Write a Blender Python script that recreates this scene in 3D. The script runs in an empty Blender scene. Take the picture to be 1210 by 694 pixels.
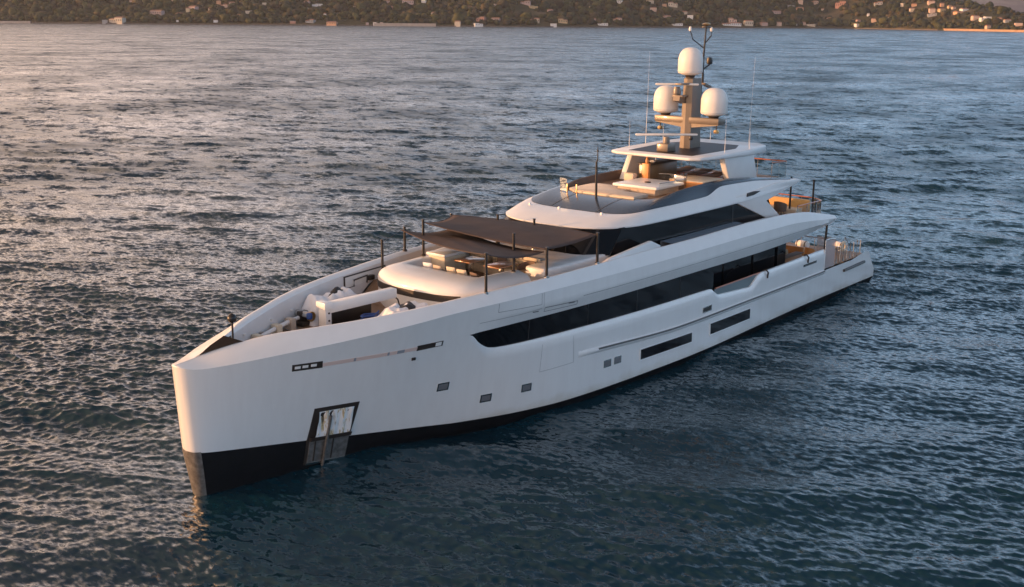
import bpy, bmesh, math, random
import numpy as np
from mathutils import Vector, Matrix, noise as mnoise

# ------------------------------------------------------------------ camera, world, sun, exposure
S = bpy.context.scene
COL = S.collection
YAW, PITCH, ROLL = 0.692696289, 0.238337704, 0.007799842
CAM = Vector((-21.3196, -32.4108, 16.4512))
F0 = Vector((math.cos(YAW), math.sin(YAW), 0)); R0 = Vector((math.sin(YAW), -math.cos(YAW), 0)); U0 = Vector((0, 0, 1))
Fw = F0 * math.cos(PITCH) - U0 * math.sin(PITCH); Up = U0 * math.cos(PITCH) + F0 * math.sin(PITCH)
Rt = R0 * math.cos(ROLL) + Up * math.sin(ROLL); Up2 = Up * math.cos(ROLL) - R0 * math.sin(ROLL)
cam = bpy.data.cameras.new('camera'); camo = bpy.data.objects.new('camera', cam); COL.objects.link(camo)
m = Matrix(((Rt.x, Up2.x, -Fw.x, CAM.x), (Rt.y, Up2.y, -Fw.y, CAM.y), (Rt.z, Up2.z, -Fw.z, CAM.z), (0, 0, 0, 1)))
camo.matrix_world = m
cam.sensor_width = 36; cam.lens = 1350 / 1210 * 36; cam.clip_start = 0.5; cam.clip_end = 40000
S.camera = camo
SUN_EL = math.radians(5.0)
VEIL = (0.5, 0.85)
HORIZON, OVERHEAD = 3.4, 0.62
d = -R0 * math.cos(math.radians(4)) - F0 * math.sin(math.radians(4))          # horizontal direction towards the sun
SUN_DIR = Vector((d.x * math.cos(SUN_EL), d.y * math.cos(SUN_EL), math.sin(SUN_EL)))
W = bpy.data.worlds.new('World'); S.world = W; W.use_nodes = True
wn = W.node_tree; sky = wn.nodes.new('ShaderNodeTexSky'); sky.sky_type = 'NISHITA'; sky.sun_disc = False
sky.sun_elevation = SUN_EL; sky.sun_rotation = math.atan2(d.x, d.y)
sky.air_density = 1.0; sky.dust_density = 1.5; sky.ozone_density = 2.0

# thin high cloud veil, brighter and warmer towards the sunset
tcw = wn.nodes.new('ShaderNodeTexCoord'); mpw = wn.nodes.new('ShaderNodeMapping'); mpw.inputs['Scale'].default_value = (1, 1, 2.6); wn.links.new(tcw.outputs['Generated'], mpw.inputs[0])
nw_ = wn.nodes.new('ShaderNodeTexNoise'); nw_.inputs['Scale'].default_value = 2.2; nw_.inputs['Detail'].default_value = 5; nw_.inputs['Roughness'].default_value = 0.55; wn.links.new(mpw.outputs[0], nw_.inputs['Vector'])
cf = wn.nodes.new('ShaderNodeMapRange'); cf.inputs[1].default_value = 0.30; cf.inputs[2].default_value = 0.70; cf.inputs[3].default_value = VEIL[0]; cf.inputs[4].default_value = VEIL[1]; wn.links.new(nw_.outputs[0], cf.inputs[0])
dt = wn.nodes.new('ShaderNodeVectorMath'); dt.operation = 'DOT_PRODUCT'; dt.inputs[1].default_value = SUN_DIR; wn.links.new(tcw.outputs['Generated'], dt.inputs[0])
cr_ = wn.nodes.new('ShaderNodeMapRange'); cr_.inputs[1].default_value = -0.2; cr_.inputs[2].default_value = 0.65; wn.links.new(dt.outputs['Value'], cr_.inputs[0])
cc = wn.nodes.new('ShaderNodeMix'); cc.data_type = 'RGBA'; cc.inputs[6].default_value = (1.17, 1.83, 2.7, 1); cc.inputs[7].default_value = (6.4, 4.1, 2.7, 1); wn.links.new(cr_.outputs[0], cc.inputs[0])
# the veil is bright low over the horizon and thins out overhead
sz = wn.nodes.new('ShaderNodeSeparateXYZ'); wn.links.new(tcw.outputs['Generated'], sz.inputs[0])
ez = wn.nodes.new('ShaderNodeMapRange'); ez.inputs[1].default_value = 0.0; ez.inputs[2].default_value = 0.62; ez.inputs[3].default_value = HORIZON; ez.inputs[4].default_value = OVERHEAD; ez.interpolation_type = 'SMOOTHSTEP'; wn.links.new(sz.outputs['Z'], ez.inputs[0])
c2 = wn.nodes.new('ShaderNodeVectorMath'); c2.operation = 'SCALE'; wn.links.new(cc.outputs[2], c2.inputs[0]); wn.links.new(ez.outputs[0], c2.inputs['Scale'])
wm = wn.nodes.new('ShaderNodeMix'); wm.data_type = 'RGBA'; wn.links.new(cf.outputs[0], wm.inputs[0]); wn.links.new(sky.outputs[0], wm.inputs[6]); wn.links.new(c2.outputs[0], wm.inputs[7])
wn.links.new(wm.outputs[2], wn.nodes['Background'].inputs[0]); wn.nodes['Background'].inputs[1].default_value = 0.15
sun = bpy.data.lights.new('sun', 'SUN'); sun.energy = 3.2; sun.angle = math.radians(0.6); sun.color = (1.0, 0.51, 0.24)
suno = bpy.data.objects.new('sun', sun); COL.objects.link(suno); suno.rotation_euler = (-SUN_DIR).to_track_quat('-Z', 'Y').to_euler()
S.view_settings.view_transform = 'Standard'; S.view_settings.look = 'None'; S.view_settings.gamma = 1
S.view_settings.use_curve_mapping = False
S.view_settings.exposure = 0.75
S.render.engine = 'CYCLES'
S.cycles.max_bounces = 6; S.cycles.volume_bounces = 0; S.cycles.use_denoising = True
rnd = random.Random(7)

# ------------------------------------------------------------------ materials
def mat(name, col, rough=0.5, metal=0.0, coat=0.0, emit=None, var=0.0, vscale=3.0, bump=0.0, bscale=40.0, spec=0.5, sheen=0.0):
    m = bpy.data.materials.new(name); m.use_nodes = True; nt = m.node_tree; b = nt.nodes['Principled BSDF']
    b.inputs['Base Color'].default_value = (*col, 1); b.inputs['Roughness'].default_value = rough; b.inputs['Metallic'].default_value = metal
    b.inputs['Coat Weight'].default_value = coat; b.inputs['Coat Roughness'].default_value = 0.06; b.inputs['Specular IOR Level'].default_value = spec
    b.inputs['Sheen Weight'].default_value = sheen
    if var or bump:
        tc = nt.nodes.new('ShaderNodeTexCoord')
    if var:
        n = nt.nodes.new('ShaderNodeTexNoise'); n.inputs['Scale'].default_value = vscale; n.inputs['Detail'].default_value = 6
        nt.links.new(tc.outputs['Object'], n.inputs['Vector'])
        r = nt.nodes.new('ShaderNodeMapRange'); r.inputs[1].default_value = 0.3; r.inputs[2].default_value = 0.7
        r.inputs[3].default_value = 1 - var; r.inputs[4].default_value = 1 + var
        nt.links.new(n.outputs[0], r.inputs[0])
        mx = nt.nodes.new('ShaderNodeVectorMath'); mx.operation = 'SCALE'; mx.inputs[0].default_value = col
        nt.links.new(r.outputs[0], mx.inputs['Scale']); nt.links.new(mx.outputs[0], b.inputs['Base Color'])
    if bump:
        n2 = nt.nodes.new('ShaderNodeTexNoise'); n2.inputs['Scale'].default_value = bscale; n2.inputs['Detail'].default_value = 4
        nt.links.new(tc.outputs['Object'], n2.inputs['Vector'])
        bp = nt.nodes.new('ShaderNodeBump'); bp.inputs['Strength'].default_value = bump; bp.inputs['Distance'].default_value = 0.02
        nt.links.new(n2.outputs[0], bp.inputs['Height']); nt.links.new(bp.outputs[0], b.inputs['Normal'])
    return m

def hull_paint():
    m = mat('hull_paint', (0.74, 0.74, 0.74), 0.25, coat=0.8)
    nt = m.node_tree; b = nt.nodes['Principled BSDF']; tc = nt.nodes.new('ShaderNodeTexCoord')
    mp = nt.nodes.new('ShaderNodeMapping'); mp.inputs['Scale'].default_value = (1.2, 1.2, 0.12); nt.links.new(tc.outputs['Object'], mp.inputs[0])
    n = nt.nodes.new('ShaderNodeTexNoise'); n.inputs['Scale'].default_value = 2.0; n.inputs['Detail'].default_value = 7; n.inputs['Roughness'].default_value = 0.65
    nt.links.new(mp.outputs[0], n.inputs['Vector'])
    cr = nt.nodes.new('ShaderNodeValToRGB'); cr.color_ramp.elements[0].position = 0.3; cr.color_ramp.elements[0].color = (0.73, 0.715, 0.70, 1)
    cr.color_ramp.elements[1].position = 0.6; cr.color_ramp.elements[1].color = (0.765, 0.755, 0.74, 1)
    nt.links.new(n.outputs[0], cr.inputs[0])
    # waterline grime just above the boot line: brownish stain with a ragged top edge
    sx = nt.nodes.new('ShaderNodeSeparateXYZ'); nt.links.new(tc.outputs['Object'], sx.inputs[0])
    n3 = nt.nodes.new('ShaderNodeTexNoise'); n3.inputs['Scale'].default_value = 1.1; n3.inputs['Detail'].default_value = 8
    nt.links.new(tc.outputs['Object'], n3.inputs['Vector'])
    ad = nt.nodes.new('ShaderNodeMath'); ad.operation = 'MULTIPLY_ADD'; ad.inputs[1].default_value = -0.7; nt.links.new(n3.outputs[0], ad.inputs[0]); nt.links.new(sx.outputs['Z'], ad.inputs[2])
    mr = nt.nodes.new('ShaderNodeMapRange'); mr.inputs[1].default_value = -0.05; mr.inputs[2].default_value = 0.35; mr.inputs[3].default_value = 0.5; mr.inputs[4].default_value = 0.0
    nt.links.new(ad.outputs[0], mr.inputs[0])
    mx = nt.nodes.new('ShaderNodeMix'); mx.data_type = 'RGBA'; mx.inputs[7].default_value = (0.50, 0.43, 0.33, 1)
    nt.links.new(mr.outputs[0], mx.inputs[0]); nt.links.new(cr.outputs[0], mx.inputs[6]); nt.links.new(mx.outputs[2], b.inputs['Base Color'])
    nb = nt.nodes.new('ShaderNodeTexNoise'); nb.inputs['Scale'].default_value = 0.8; nb.inputs['Detail'].default_value = 2; nt.links.new(tc.outputs['Object'], nb.inputs['Vector'])
    bp = nt.nodes.new('ShaderNodeBump'); bp.inputs['Strength'].default_value = 0.25; bp.inputs['Distance'].default_value = 0.03
    nt.links.new(nb.outputs[0], bp.inputs['Height']); nt.links.new(bp.outputs[0], b.inputs['Normal'])
    return m

def teak():
    m = mat('teak', (0.28, 0.17, 0.10), 0.6); nt = m.node_tree; b = nt.nodes['Principled BSDF']; tc = nt.nodes.new('ShaderNodeTexCoord')
    w = nt.nodes.new('ShaderNodeTexWave'); w.bands_direction = 'Y'; w.inputs['Scale'].default_value = 3.2; w.inputs['Distortion'].default_value = 0.15
    nt.links.new(tc.outputs['Object'], w.inputs['Vector'])
    n = nt.nodes.new('ShaderNodeTexNoise'); n.inputs['Scale'].default_value = 6; n.inputs['Detail'].default_value = 6; nt.links.new(tc.outputs['Object'], n.inputs['Vector'])
    cr = nt.nodes.new('ShaderNodeValToRGB'); cr.color_ramp.elements[0].position = 0.0; cr.color_ramp.elements[0].color = (0.05, 0.035, 0.03, 1)
    cr.color_ramp.elements[1].position = 0.15; cr.color_ramp.elements[1].color = (0.30, 0.19, 0.115, 1)
    nt.links.new(w.outputs[0], cr.inputs[0])
    mr = nt.nodes.new('ShaderNodeMapRange'); mr.inputs[3].default_value = 0.7; mr.inputs[4].default_value = 1.25; nt.links.new(n.outputs[0], mr.inputs[0])
    mx = nt.nodes.new('ShaderNodeVectorMath'); mx.operation = 'SCALE'; nt.links.new(cr.outputs[0], mx.inputs[0]); nt.links.new(mr.outputs[0], mx.inputs['Scale'])
    nt.links.new(mx.outputs[0], b.inputs['Base Color'])
    return m

M = dict(
    hull=hull_paint(), white=mat('white_paint', (0.76, 0.755, 0.745), 0.42, coat=0.2, var=0.03, vscale=1.5),
    inner=mat('inner_bulwark_paint', (0.72, 0.68, 0.66), 0.45, var=0.04, vscale=2),
    black=mat('black_antifouling', (0.006, 0.006, 0.007), 0.5, var=0.3, vscale=3, bump=0.3, bscale=8, spec=0.3),
    glass=mat('dark_tinted_glass', (0.005, 0.006, 0.008), 0.06, spec=0.22),
    roofglass=mat('glossy_grey_roof_panel', (0.035, 0.043, 0.058), 0.2, coat=0.3),
    sideglass=mat('blue_grey_glass_band', (0.13, 0.17, 0.22), 0.2, coat=0.3),
    steel=mat('stainless_steel', (0.62, 0.60, 0.57), 0.22, metal=1.0, var=0.1, vscale=8),
    dullsteel=mat('dull_stem_steel', (0.27, 0.255, 0.24), 0.4, metal=0.7, var=0.35, vscale=5, bump=0.4, bscale=12),
    dark=mat('dark_bronze_paint', (0.035, 0.028, 0.024), 0.4, var=0.15),
    blackpole=mat('black_carbon', (0.018, 0.014, 0.012), 0.35),
    grille=mat('dark_grille', (0.06, 0.05, 0.045), 0.5),
    seam=mat('panel_gap', (0.10, 0.10, 0.11), 0.6), grey=mat('grey_trim', (0.28, 0.30, 0.33), 0.4),
    teak=teak(), wood=mat('varnished_wood', (0.42, 0.20, 0.09), 0.3, coat=0.4, var=0.15, vscale=6),
    orange=mat('sun_orange_veneer', (0.62, 0.26, 0.08), 0.4, var=0.1, vscale=5),  # the low sun's orange glow is put into this base colour
    cushion=mat('beige_cushion', (0.52, 0.42, 0.33), 0.85, var=0.06, vscale=4, bump=0.4, bscale=15, sheen=0.2),
    cream=mat('cream_cushion', (0.68, 0.58, 0.44), 0.85, var=0.05, vscale=4, bump=0.3, bscale=15),
    brownseat=mat('brown_cushion', (0.16, 0.11, 0.085), 0.85, var=0.1, bump=0.3, bscale=12),
    sail=mat('taupe_shade_cloth', (0.088, 0.068, 0.063), 0.9, var=0.08, vscale=1.5, bump=0.35, bscale=5, spec=0.15),
    mast=mat('champagne_mast_paint', (0.17, 0.138, 0.11), 0.4, metal=0.2, coat=0.3, var=0.05),
    dome=mat('satin_white_dome', (0.78, 0.74, 0.70), 0.45, var=0.02),
    cover=mat('white_protective_cover', (0.78, 0.78, 0.80), 0.7, bump=0.8, bscale=5), blackcover=mat('black_fabric', (0.02, 0.02, 0.024), 0.6, bump=0.8, bscale=6),
    blue=mat('blue_rope_bag', (0.03, 0.08, 0.28), 0.6), rope=mat('tan_rope', (0.45, 0.33, 0.18), 0.8),
    terracotta=mat('terracotta_roof', (0.30, 0.15, 0.10), 0.85, var=0.25, vscale=0.5), darkwin=mat('house_window', (0.04, 0.04, 0.05), 0.2),
    brownglass=mat('bronze_tinted_glass', (0.13, 0.09, 0.045), 0.3), redtrim=mat('varnished_red_rail', (0.42, 0.13, 0.06), 0.35, coat=0.4),
)
M['portglass'] = mat('porthole_glass', (0.16, 0.16, 0.17), 0.15)
M['whitemetal'] = mat('white_fitting', (0.75, 0.74, 0.72), 0.4)
M['skyl'] = mat('dark_skylight', (0.03, 0.025, 0.025), 0.5, spec=0.25)
M['balglass'] = mat('blue_grey_balustrade_glass', (0.16, 0.20, 0.21), 0.12)
M['honey'] = mat('sun_gold_veneer', (0.72, 0.42, 0.15), 0.45, var=0.08, vscale=5)  # golden evening light painted into the sofa back's colour
def frost():
    m = bpy.data.materials.new('hazy_acrylic_screen'); m.use_nodes = True; nt = m.node_tree; nt.nodes.clear(); o = nt.nodes.new('ShaderNodeOutputMaterial')
    a = nt.nodes.new('ShaderNodeBsdfTransparent'); a.inputs[0].default_value = (0.95, 0.93, 0.93, 1); b = nt.nodes.new('ShaderNodeBsdfPrincipled'); b.inputs['Base Color'].default_value = (0.62, 0.56, 0.56, 1); b.inputs['Roughness'].default_value = 0.15
    x = nt.nodes.new('ShaderNodeMixShader'); x.inputs[0].default_value = 0.5; nt.links.new(a.outputs[0], x.inputs[1]); nt.links.new(b.outputs[0], x.inputs[2]); nt.links.new(x.outputs[0], o.inputs[0]); return m
M['frost'] = frost()
M['matteblack'] = mat('matte_black_panel', (0.02, 0.018, 0.018), 0.95, spec=0.05)
M['gold'] = mat('brass', (0.7, 0.45, 0.2), 0.3, metal=0.8)
def clear_glass():
    m = bpy.data.materials.new('clear_glass_panel'); m.use_nodes = True; nt = m.node_tree; nt.nodes.clear()
    o = nt.nodes.new('ShaderNodeOutputMaterial'); t = nt.nodes.new('ShaderNodeBsdfTransparent'); t.inputs[0].default_value = (0.86, 0.90, 0.90, 1)
    g = nt.nodes.new('ShaderNodeBsdfGlossy'); g.inputs['Roughness'].default_value = 0.03; f = nt.nodes.new('ShaderNodeFresnel'); f.inputs[0].default_value = 1.6
    mx = nt.nodes.new('ShaderNodeMixShader'); nt.links.new(f.outputs[0], mx.inputs[0]); nt.links.new(t.outputs[0], mx.inputs[1]); nt.links.new(g.outputs[0], mx.inputs[2])
    nt.links.new(mx.outputs[0], o.inputs[0]); return m
M['clear'] = clear_glass()

# ------------------------------------------------------------------ helpers
def tag(o, label=None, cat=None, group=None, kind=None):
    if label: o['label'] = label
    if cat: o['category'] = cat
    if group: o['group'] = group
    if kind: o['kind'] = kind
    return o
def empty(name, loc, parent=None):
    o = bpy.data.objects.new(name, None); COL.objects.link(o); o.location = loc; o.empty_display_size = 0.3
    if parent: o.parent = parent
    return o
class MB:
    """collects shapes in world coordinates; build() links them as one mesh object, its origin at the parent's"""
    def __init__(s): s.v = []; s.f = []
    def add(s, vs, fs):
        n = len(s.v); s.v += [tuple(map(float, v)) for v in vs]; s.f += [tuple(i + n for i in f) for f in fs]; return s
    def grid(s, rows, closed=False, cap=False):
        nr, nc = len(rows), len(rows[0]); vs = [p for r in rows for p in r]; fs = []
        for i in range(nr - 1):
            for j in range(nc if closed else nc - 1):
                k = (j + 1) % nc; fs.append((i * nc + j, i * nc + k, (i + 1) * nc + k, (i + 1) * nc + j))
        if cap: fs.append(tuple(range(nc))[::-1]); fs.append(tuple((nr - 1) * nc + j for j in range(nc)))
        return s.add(vs, fs)
    def box(s, x0, x1, y0, y1, z0, z1, r=0.0, rz=0.0, seg=2):
        bm = bmesh.new(); bmesh.ops.create_cube(bm, size=1)
        c = Vector(((x0 + x1) / 2, (y0 + y1) / 2, (z0 + z1) / 2)); sz = Vector((abs(x1 - x0), abs(y1 - y0), abs(z1 - z0)))
        for v in bm.verts: v.co = Vector((v.co.x * sz.x, v.co.y * sz.y, v.co.z * sz.z))
        r = min(r, min(sz) * 0.45)
        if r > 0: bmesh.ops.bevel(bm, geom=list(bm.edges), offset=r, segments=seg, affect='EDGES', profile=0.5)
        R = Matrix.Rotation(rz, 3, 'Z'); bm.verts.index_update()
        s.add([R @ v.co + c for v in bm.verts], [[v.index for v in f.verts] for f in bm.faces]); bm.free(); return s
    def obox(s, c, sx, sy, sz, Rm, r=0.0):
        t = MB().box(-sx / 2, sx / 2, -sy / 2, sy / 2, -sz / 2, sz / 2, r)
        c = Vector(c); return s.add([Rm @ Vector(v) + c for v in t.v], t.f)
    def tube(s, pts, r, n=8, cap=True):
        pts = [Vector(p) for p in pts]; rs = r if isinstance(r, (list, tuple)) else [r] * len(pts); rows = []
        for i, p in enumerate(pts):
            t = (pts[min(i + 1, len(pts) - 1)] - pts[max(i - 1, 0)]).normalized()
            a = Vector((0, 0, 1)) if abs(t.z) < 0.9 else Vector((1, 0, 0)); u = t.cross(a).normalized(); w = t.cross(u)
            rows.append([p + (u * math.cos(k * 2 * math.pi / n) + w * math.sin(k * 2 * math.pi / n)) * rs[i] for k in range(n)])
        return s.grid(rows, closed=True, cap=cap)
    def lathe(s, c, prof, n=24):
        rows = [[(c[0] + r * math.cos(k * 2 * math.pi / n), c[1] + r * math.sin(k * 2 * math.pi / n), c[2] + z) for k in range(n)] for r, z in prof]
        return s.grid(rows, closed=True, cap=True)
    def prism(s, poly, z0, z1, axis='z', bev=0.0):
        """poly in the plane across axis; z0..z1 along the axis (scalars or callables of the 2-d point)"""
        def P(p, h):
            h = h(p) if callable(h) else h
            return (p[0], p[1], h) if axis == 'z' else ((p[0], h, p[1]) if axis == 'y' else (h, p[0], p[1]))
        bm = bmesh.new(); a = [bm.verts.new(P(p, z0)) for p in poly]; b = [bm.verts.new(P(p, z1)) for p in poly]; n = len(poly)
        bm.faces.new(a[::-1]); bm.faces.new(b)
        for i in range(n): bm.faces.new((a[i], a[(i + 1) % n], b[(i + 1) % n], b[i]))
        bmesh.ops.recalc_face_normals(bm, faces=bm.faces)
        if bev: bmesh.ops.bevel(bm, geom=list(bm.edges), offset=bev, segments=2, affect='EDGES', profile=0.5)
        bmesh.ops.triangulate(bm, faces=[f for f in bm.faces if len(f.verts) > 4]); bm.verts.index_update()
        s.add([v.co.copy() for v in bm.verts], [[v.index for v in f.verts] for f in bm.faces]); bm.free(); return s
    def build(s, name, mtl, parent=None, smooth=35, solid=0.0, flip=False, label=None):
        me = bpy.data.meshes.new(name); me.from_pydata(s.v, [], s.f)
        bm = bmesh.new(); bm.from_mesh(me)
        bmesh.ops.remove_doubles(bm, verts=bm.verts, dist=1e-4); bmesh.ops.recalc_face_normals(bm, faces=bm.faces)
        if flip: bmesh.ops.reverse_faces(bm, faces=bm.faces)
        bm.to_mesh(me); bm.free()
        me.materials.append(M[mtl] if isinstance(mtl, str) else mtl)
        if smooth: me.shade_smooth(); me.set_sharp_from_angle(angle=math.radians(smooth))
        o = bpy.data.objects.new(name, me); COL.objects.link(o)
        if parent is not None:
            w = Vector((0, 0, 0)); q = parent
            while q is not None: w = w + q.location; q = q.parent
            o.parent = parent; me.transform(Matrix.Translation(-w))
        if solid:
            md = o.modifiers.new('thickness', 'SOLIDIFY'); md.thickness = solid; md.offset = 0
        if label: o['label'] = label
        return o
def copy_tree(o, parent=None):
    c = o.copy(); COL.objects.link(c)
    if parent: c.parent = parent
    for ch in [q for q in bpy.data.objects if q.parent == o]: copy_tree(ch, c)
    return c
def pchip(xs, ys):
    xs = np.asarray(xs, float); ys = np.asarray(ys, float); h = np.diff(xs); dl = np.diff(ys) / h; d = np.zeros(len(xs))
    d[0], d[-1] = dl[0], dl[-1]
    for i in range(1, len(xs) - 1):
        if dl[i - 1] * dl[i] > 0:
            w1, w2 = 2 * h[i] + h[i - 1], h[i] + 2 * h[i - 1]; d[i] = (w1 + w2) / (w1 / dl[i - 1] + w2 / dl[i])
    def f(x):
        x = min(max(float(x), xs[0]), xs[-1]); i = min(int(np.searchsorted(xs, x, side='right')) - 1, len(h) - 1); i = max(i, 0)
        t = (x - xs[i]) / h[i]; return float((2*t**3-3*t*t+1)*ys[i] + (t**3-2*t*t+t)*h[i]*d[i] + (-2*t**3+3*t*t)*ys[i+1] + (t**3-t*t)*h[i]*d[i+1])
    return f
def lerp(a, b, t): return a + (b - a) * t
def sstep(a, b, x): t = min(max((x - a) / (b - a), 0), 1); return t * t * (3 - 2 * t)
def curve(pts, n):
    """smooth resample of a 3-d control polyline"""
    idx = list(range(len(pts))); fs = [pchip(idx, [p[k] for p in pts]) for k in range(len(pts[0]))]
    return [tuple(f(t) for f in fs) for t in np.linspace(0, len(pts) - 1, n)]
# houses: right of the view axis, distance, ground height, width, height, colour key, order keys
HAZE = 5e-5
HOUSES = [(-620,1911,33.2,8.5,4.2,'k',156,3), (-587.3,1903,32.6,8.5,3.5,'k',178,4), (-550.4,1896,33.9,14,4.2,'k',204,3), (-474.6,1892,31.6,8.4,5.6,'o',258,5), (-451.9,1885,30.3,11.2,4.9,'k',274,6), (-333.7,1899,33.9,9.8,4.2,'k',363,4), (-397.2,1873,31.3,6.9,2.8,'c',312,6), (-207.6,1919,35.8,11.4,4.3,'k',457,3), (-172.6,1913,34.6,22.7,6.4,'k',482,4), (-147.3,1923,37,8.5,4.3,'w',501,3), (18.4,1920,35.6,19.9,5.7,'k',621,5), (175.7,2001,39.5,19.3,4.4,'w',730,4), (232,2016,40.8,13.4,4.5,'c',768,3), (521.9,2152,42.3,11.2,8,'p',946,4), (551.1,2170,42.2,16.1,6.4,'p',962,5), (578.3,2090,37.1,21.7,10.8,'s',993,8), (626.2,2029,39.9,16.5,6,'g',1038,6), (680.8,1927,40.7,12.8,5.7,'p',1100,5), (650,1967,37.9,10.2,4.4,'g',1068,7), (-317.8,1893,30.1,23.8,3.1,'w',374,7), (-28,1887,31.7,11.2,3.5,'g',587,8), (271,2014,34.9,19.4,7.5,'c',795,8), (255.8,2008,35,8.9,3.7,'o',785,7), (658.6,1942,37.3,10.1,4.3,'o',1080,8), (688.6,1898,36.3,7,6.3,'o',1113,8), (-461.3,1873,26.8,13.9,4.9,'p',265,8), (-252.2,1887,26.5,11.2,2.8,'s',422,10), (-198.4,1882,26.3,11.2,4.2,'s',461,10), (30.7,1908,29.6,17,3.5,'y',630,10), (127.2,1959,30,7.3,2.6,'y',698,10), (494.7,2117,36.2,17.2,3.1,'g',933,8), (694.5,1880,33.7,7,4.9,'y',1122,10), (697,1870,32.3,6.2,4.2,'p',1126,11), (-504.7,1853,20.6,13.7,8.2,'k',229,13), (-512.2,1846,18.9,6.8,6.8,'l',222,14), (-474.7,1845,19.3,9.6,6.8,'c',250,14), (-327.2,1864,23.5,16.6,3.5,'c',364,12), (233.3,1974,27,13.2,5.8,'p',772,13), (509.7,2102,29.4,12.5,7,'o',945,13), (554.2,2116,29.4,6.3,4.7,'c',972,13), (704.1,1844,29.7,12.3,4.1,'w',1139,13), (679.6,1875,29.3,12.5,4.2,'y',1112,13), (666.8,1880,27.3,11.1,7,'p',1101,15), (647.4,1916,28.8,9.9,5.7,'c',1078,14), (458.6,2061,24.5,18.3,4.6,'k',917,16), (-553.6,1824,14.9,24.3,6.8,'k',186,17), (-412.1,1826,18,12.2,3.4,'c',294,16), (57.5,1885,20.3,9.8,7.7,'k',650,16), (285.4,1970,22.2,10.2,4.4,'c',809,16), (692.3,1836,25.1,13.6,4.1,'o',1132,16), (-125.4,1852,17.5,11,4.1,'c',514,18), (-519,1822,13.3,10.8,4,'o',212,18), (-293.1,1821,13.7,4.9,5.4,'w',384,20), (154.4,1913,18.7,4.3,4.3,'w',720,18), (323.1,1966,19.9,5.8,3.6,'c',836,18), (599.5,1993,21.2,4.4,4.4,'w',1026,19), (661.2,1863,22.1,16.6,3.4,'g',1101,19), (-420.6,1799,10.8,7.3,5.3,'c',283,21), (289.9,1936,14.3,11.5,6.5,'w',816,22), (250.5,1928,13.8,12.9,5.7,'k',788,22), (692.9,1768,16.6,11.8,6.5,'p',1152,23), (698.2,1743,16.1,18.1,5.2,'w',1164,24), (186.5,1905,13.3,12.7,3.2,'w',744,23), (613.7,1929,15.6,12.9,3.3,'w',1050,23), (-50.7,1805,8.7,16,6.7,'s',568,25), (-28,1807,8.8,16.1,5.4,'k',586,25), (164.4,1879,9.8,16.7,5.6,'p',729,25), (598.9,1950,12.6,14.4,5.1,'p',1034,25), (546.3,2037,13.7,9.1,4.5,'c',980,24), (706.8,1712,15.1,7,5.1,'o',1181,25), (711,1695,13.6,11.3,3.8,'g',1190,26), (126.7,1861,10,5.5,4.1,'k',702,25), (579.7,1980,11,7.3,4.4,'k',1014,26), (32,1812,7.4,17.4,6.7,'c',632,26), (75.7,1826,7.1,17.6,6.8,'y',665,27), (-308.4,1779,5.1,15.8,4.6,'g',367,26), (359,1935,8.4,15.8,8.6,'p',865,27), (-594.6,1760,2.9,27.4,8.5,'c',139,26), (-612.6,1757,2.5,9.1,3.9,'g',124,27), (-449.9,1770,4.1,7.9,3.3,'w',255,26), (-507.6,1771,4.1,3.9,2.6,'w',210,26), (-333.9,1771,3.4,10.5,3.3,'s',346,28), (-274.1,1768,2.4,18.3,3.9,'o',392,29), (-210.1,1771,2.5,5.2,3.3,'w',443,30), (-199.9,1771,2.4,5.2,3.3,'p',451,30), (-221.5,1770,2.4,5.2,2.6,'k',434,29), (-85.1,1775,2.6,10.5,6.6,'c',541,30), (-54.4,1776,2.5,15.8,3.3,'w',565,31), (60.4,1801,2.8,12,3.1,'w',654,30), (138.4,1836,3.8,19,3,'w',712,30), (261.2,1882,4.2,19.5,2.5,'w',800,30), (354.5,1917,4.6,38.3,4.3,'w',864,30), (384.5,1929,4.6,17.1,8.6,'c',884,30), (411.7,1939,4.4,12.9,5.7,'k',902,30), (439.1,1949,4.2,10.1,6.5,'p',920,30), (485.7,1973,5.5,8.8,5.1,'p',949,30), (497.6,1969,4.1,17.5,2.6,'c',958,31), (470.5,1963,4.7,4.4,2.9,'w',940,30), (576,1956,5.5,20.3,2.9,'w',1016,30), (712.8,1661,8.8,12.3,3.7,'p',1203,30), (681.5,1689,4.2,7.5,5,'p',1167,34)]
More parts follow.
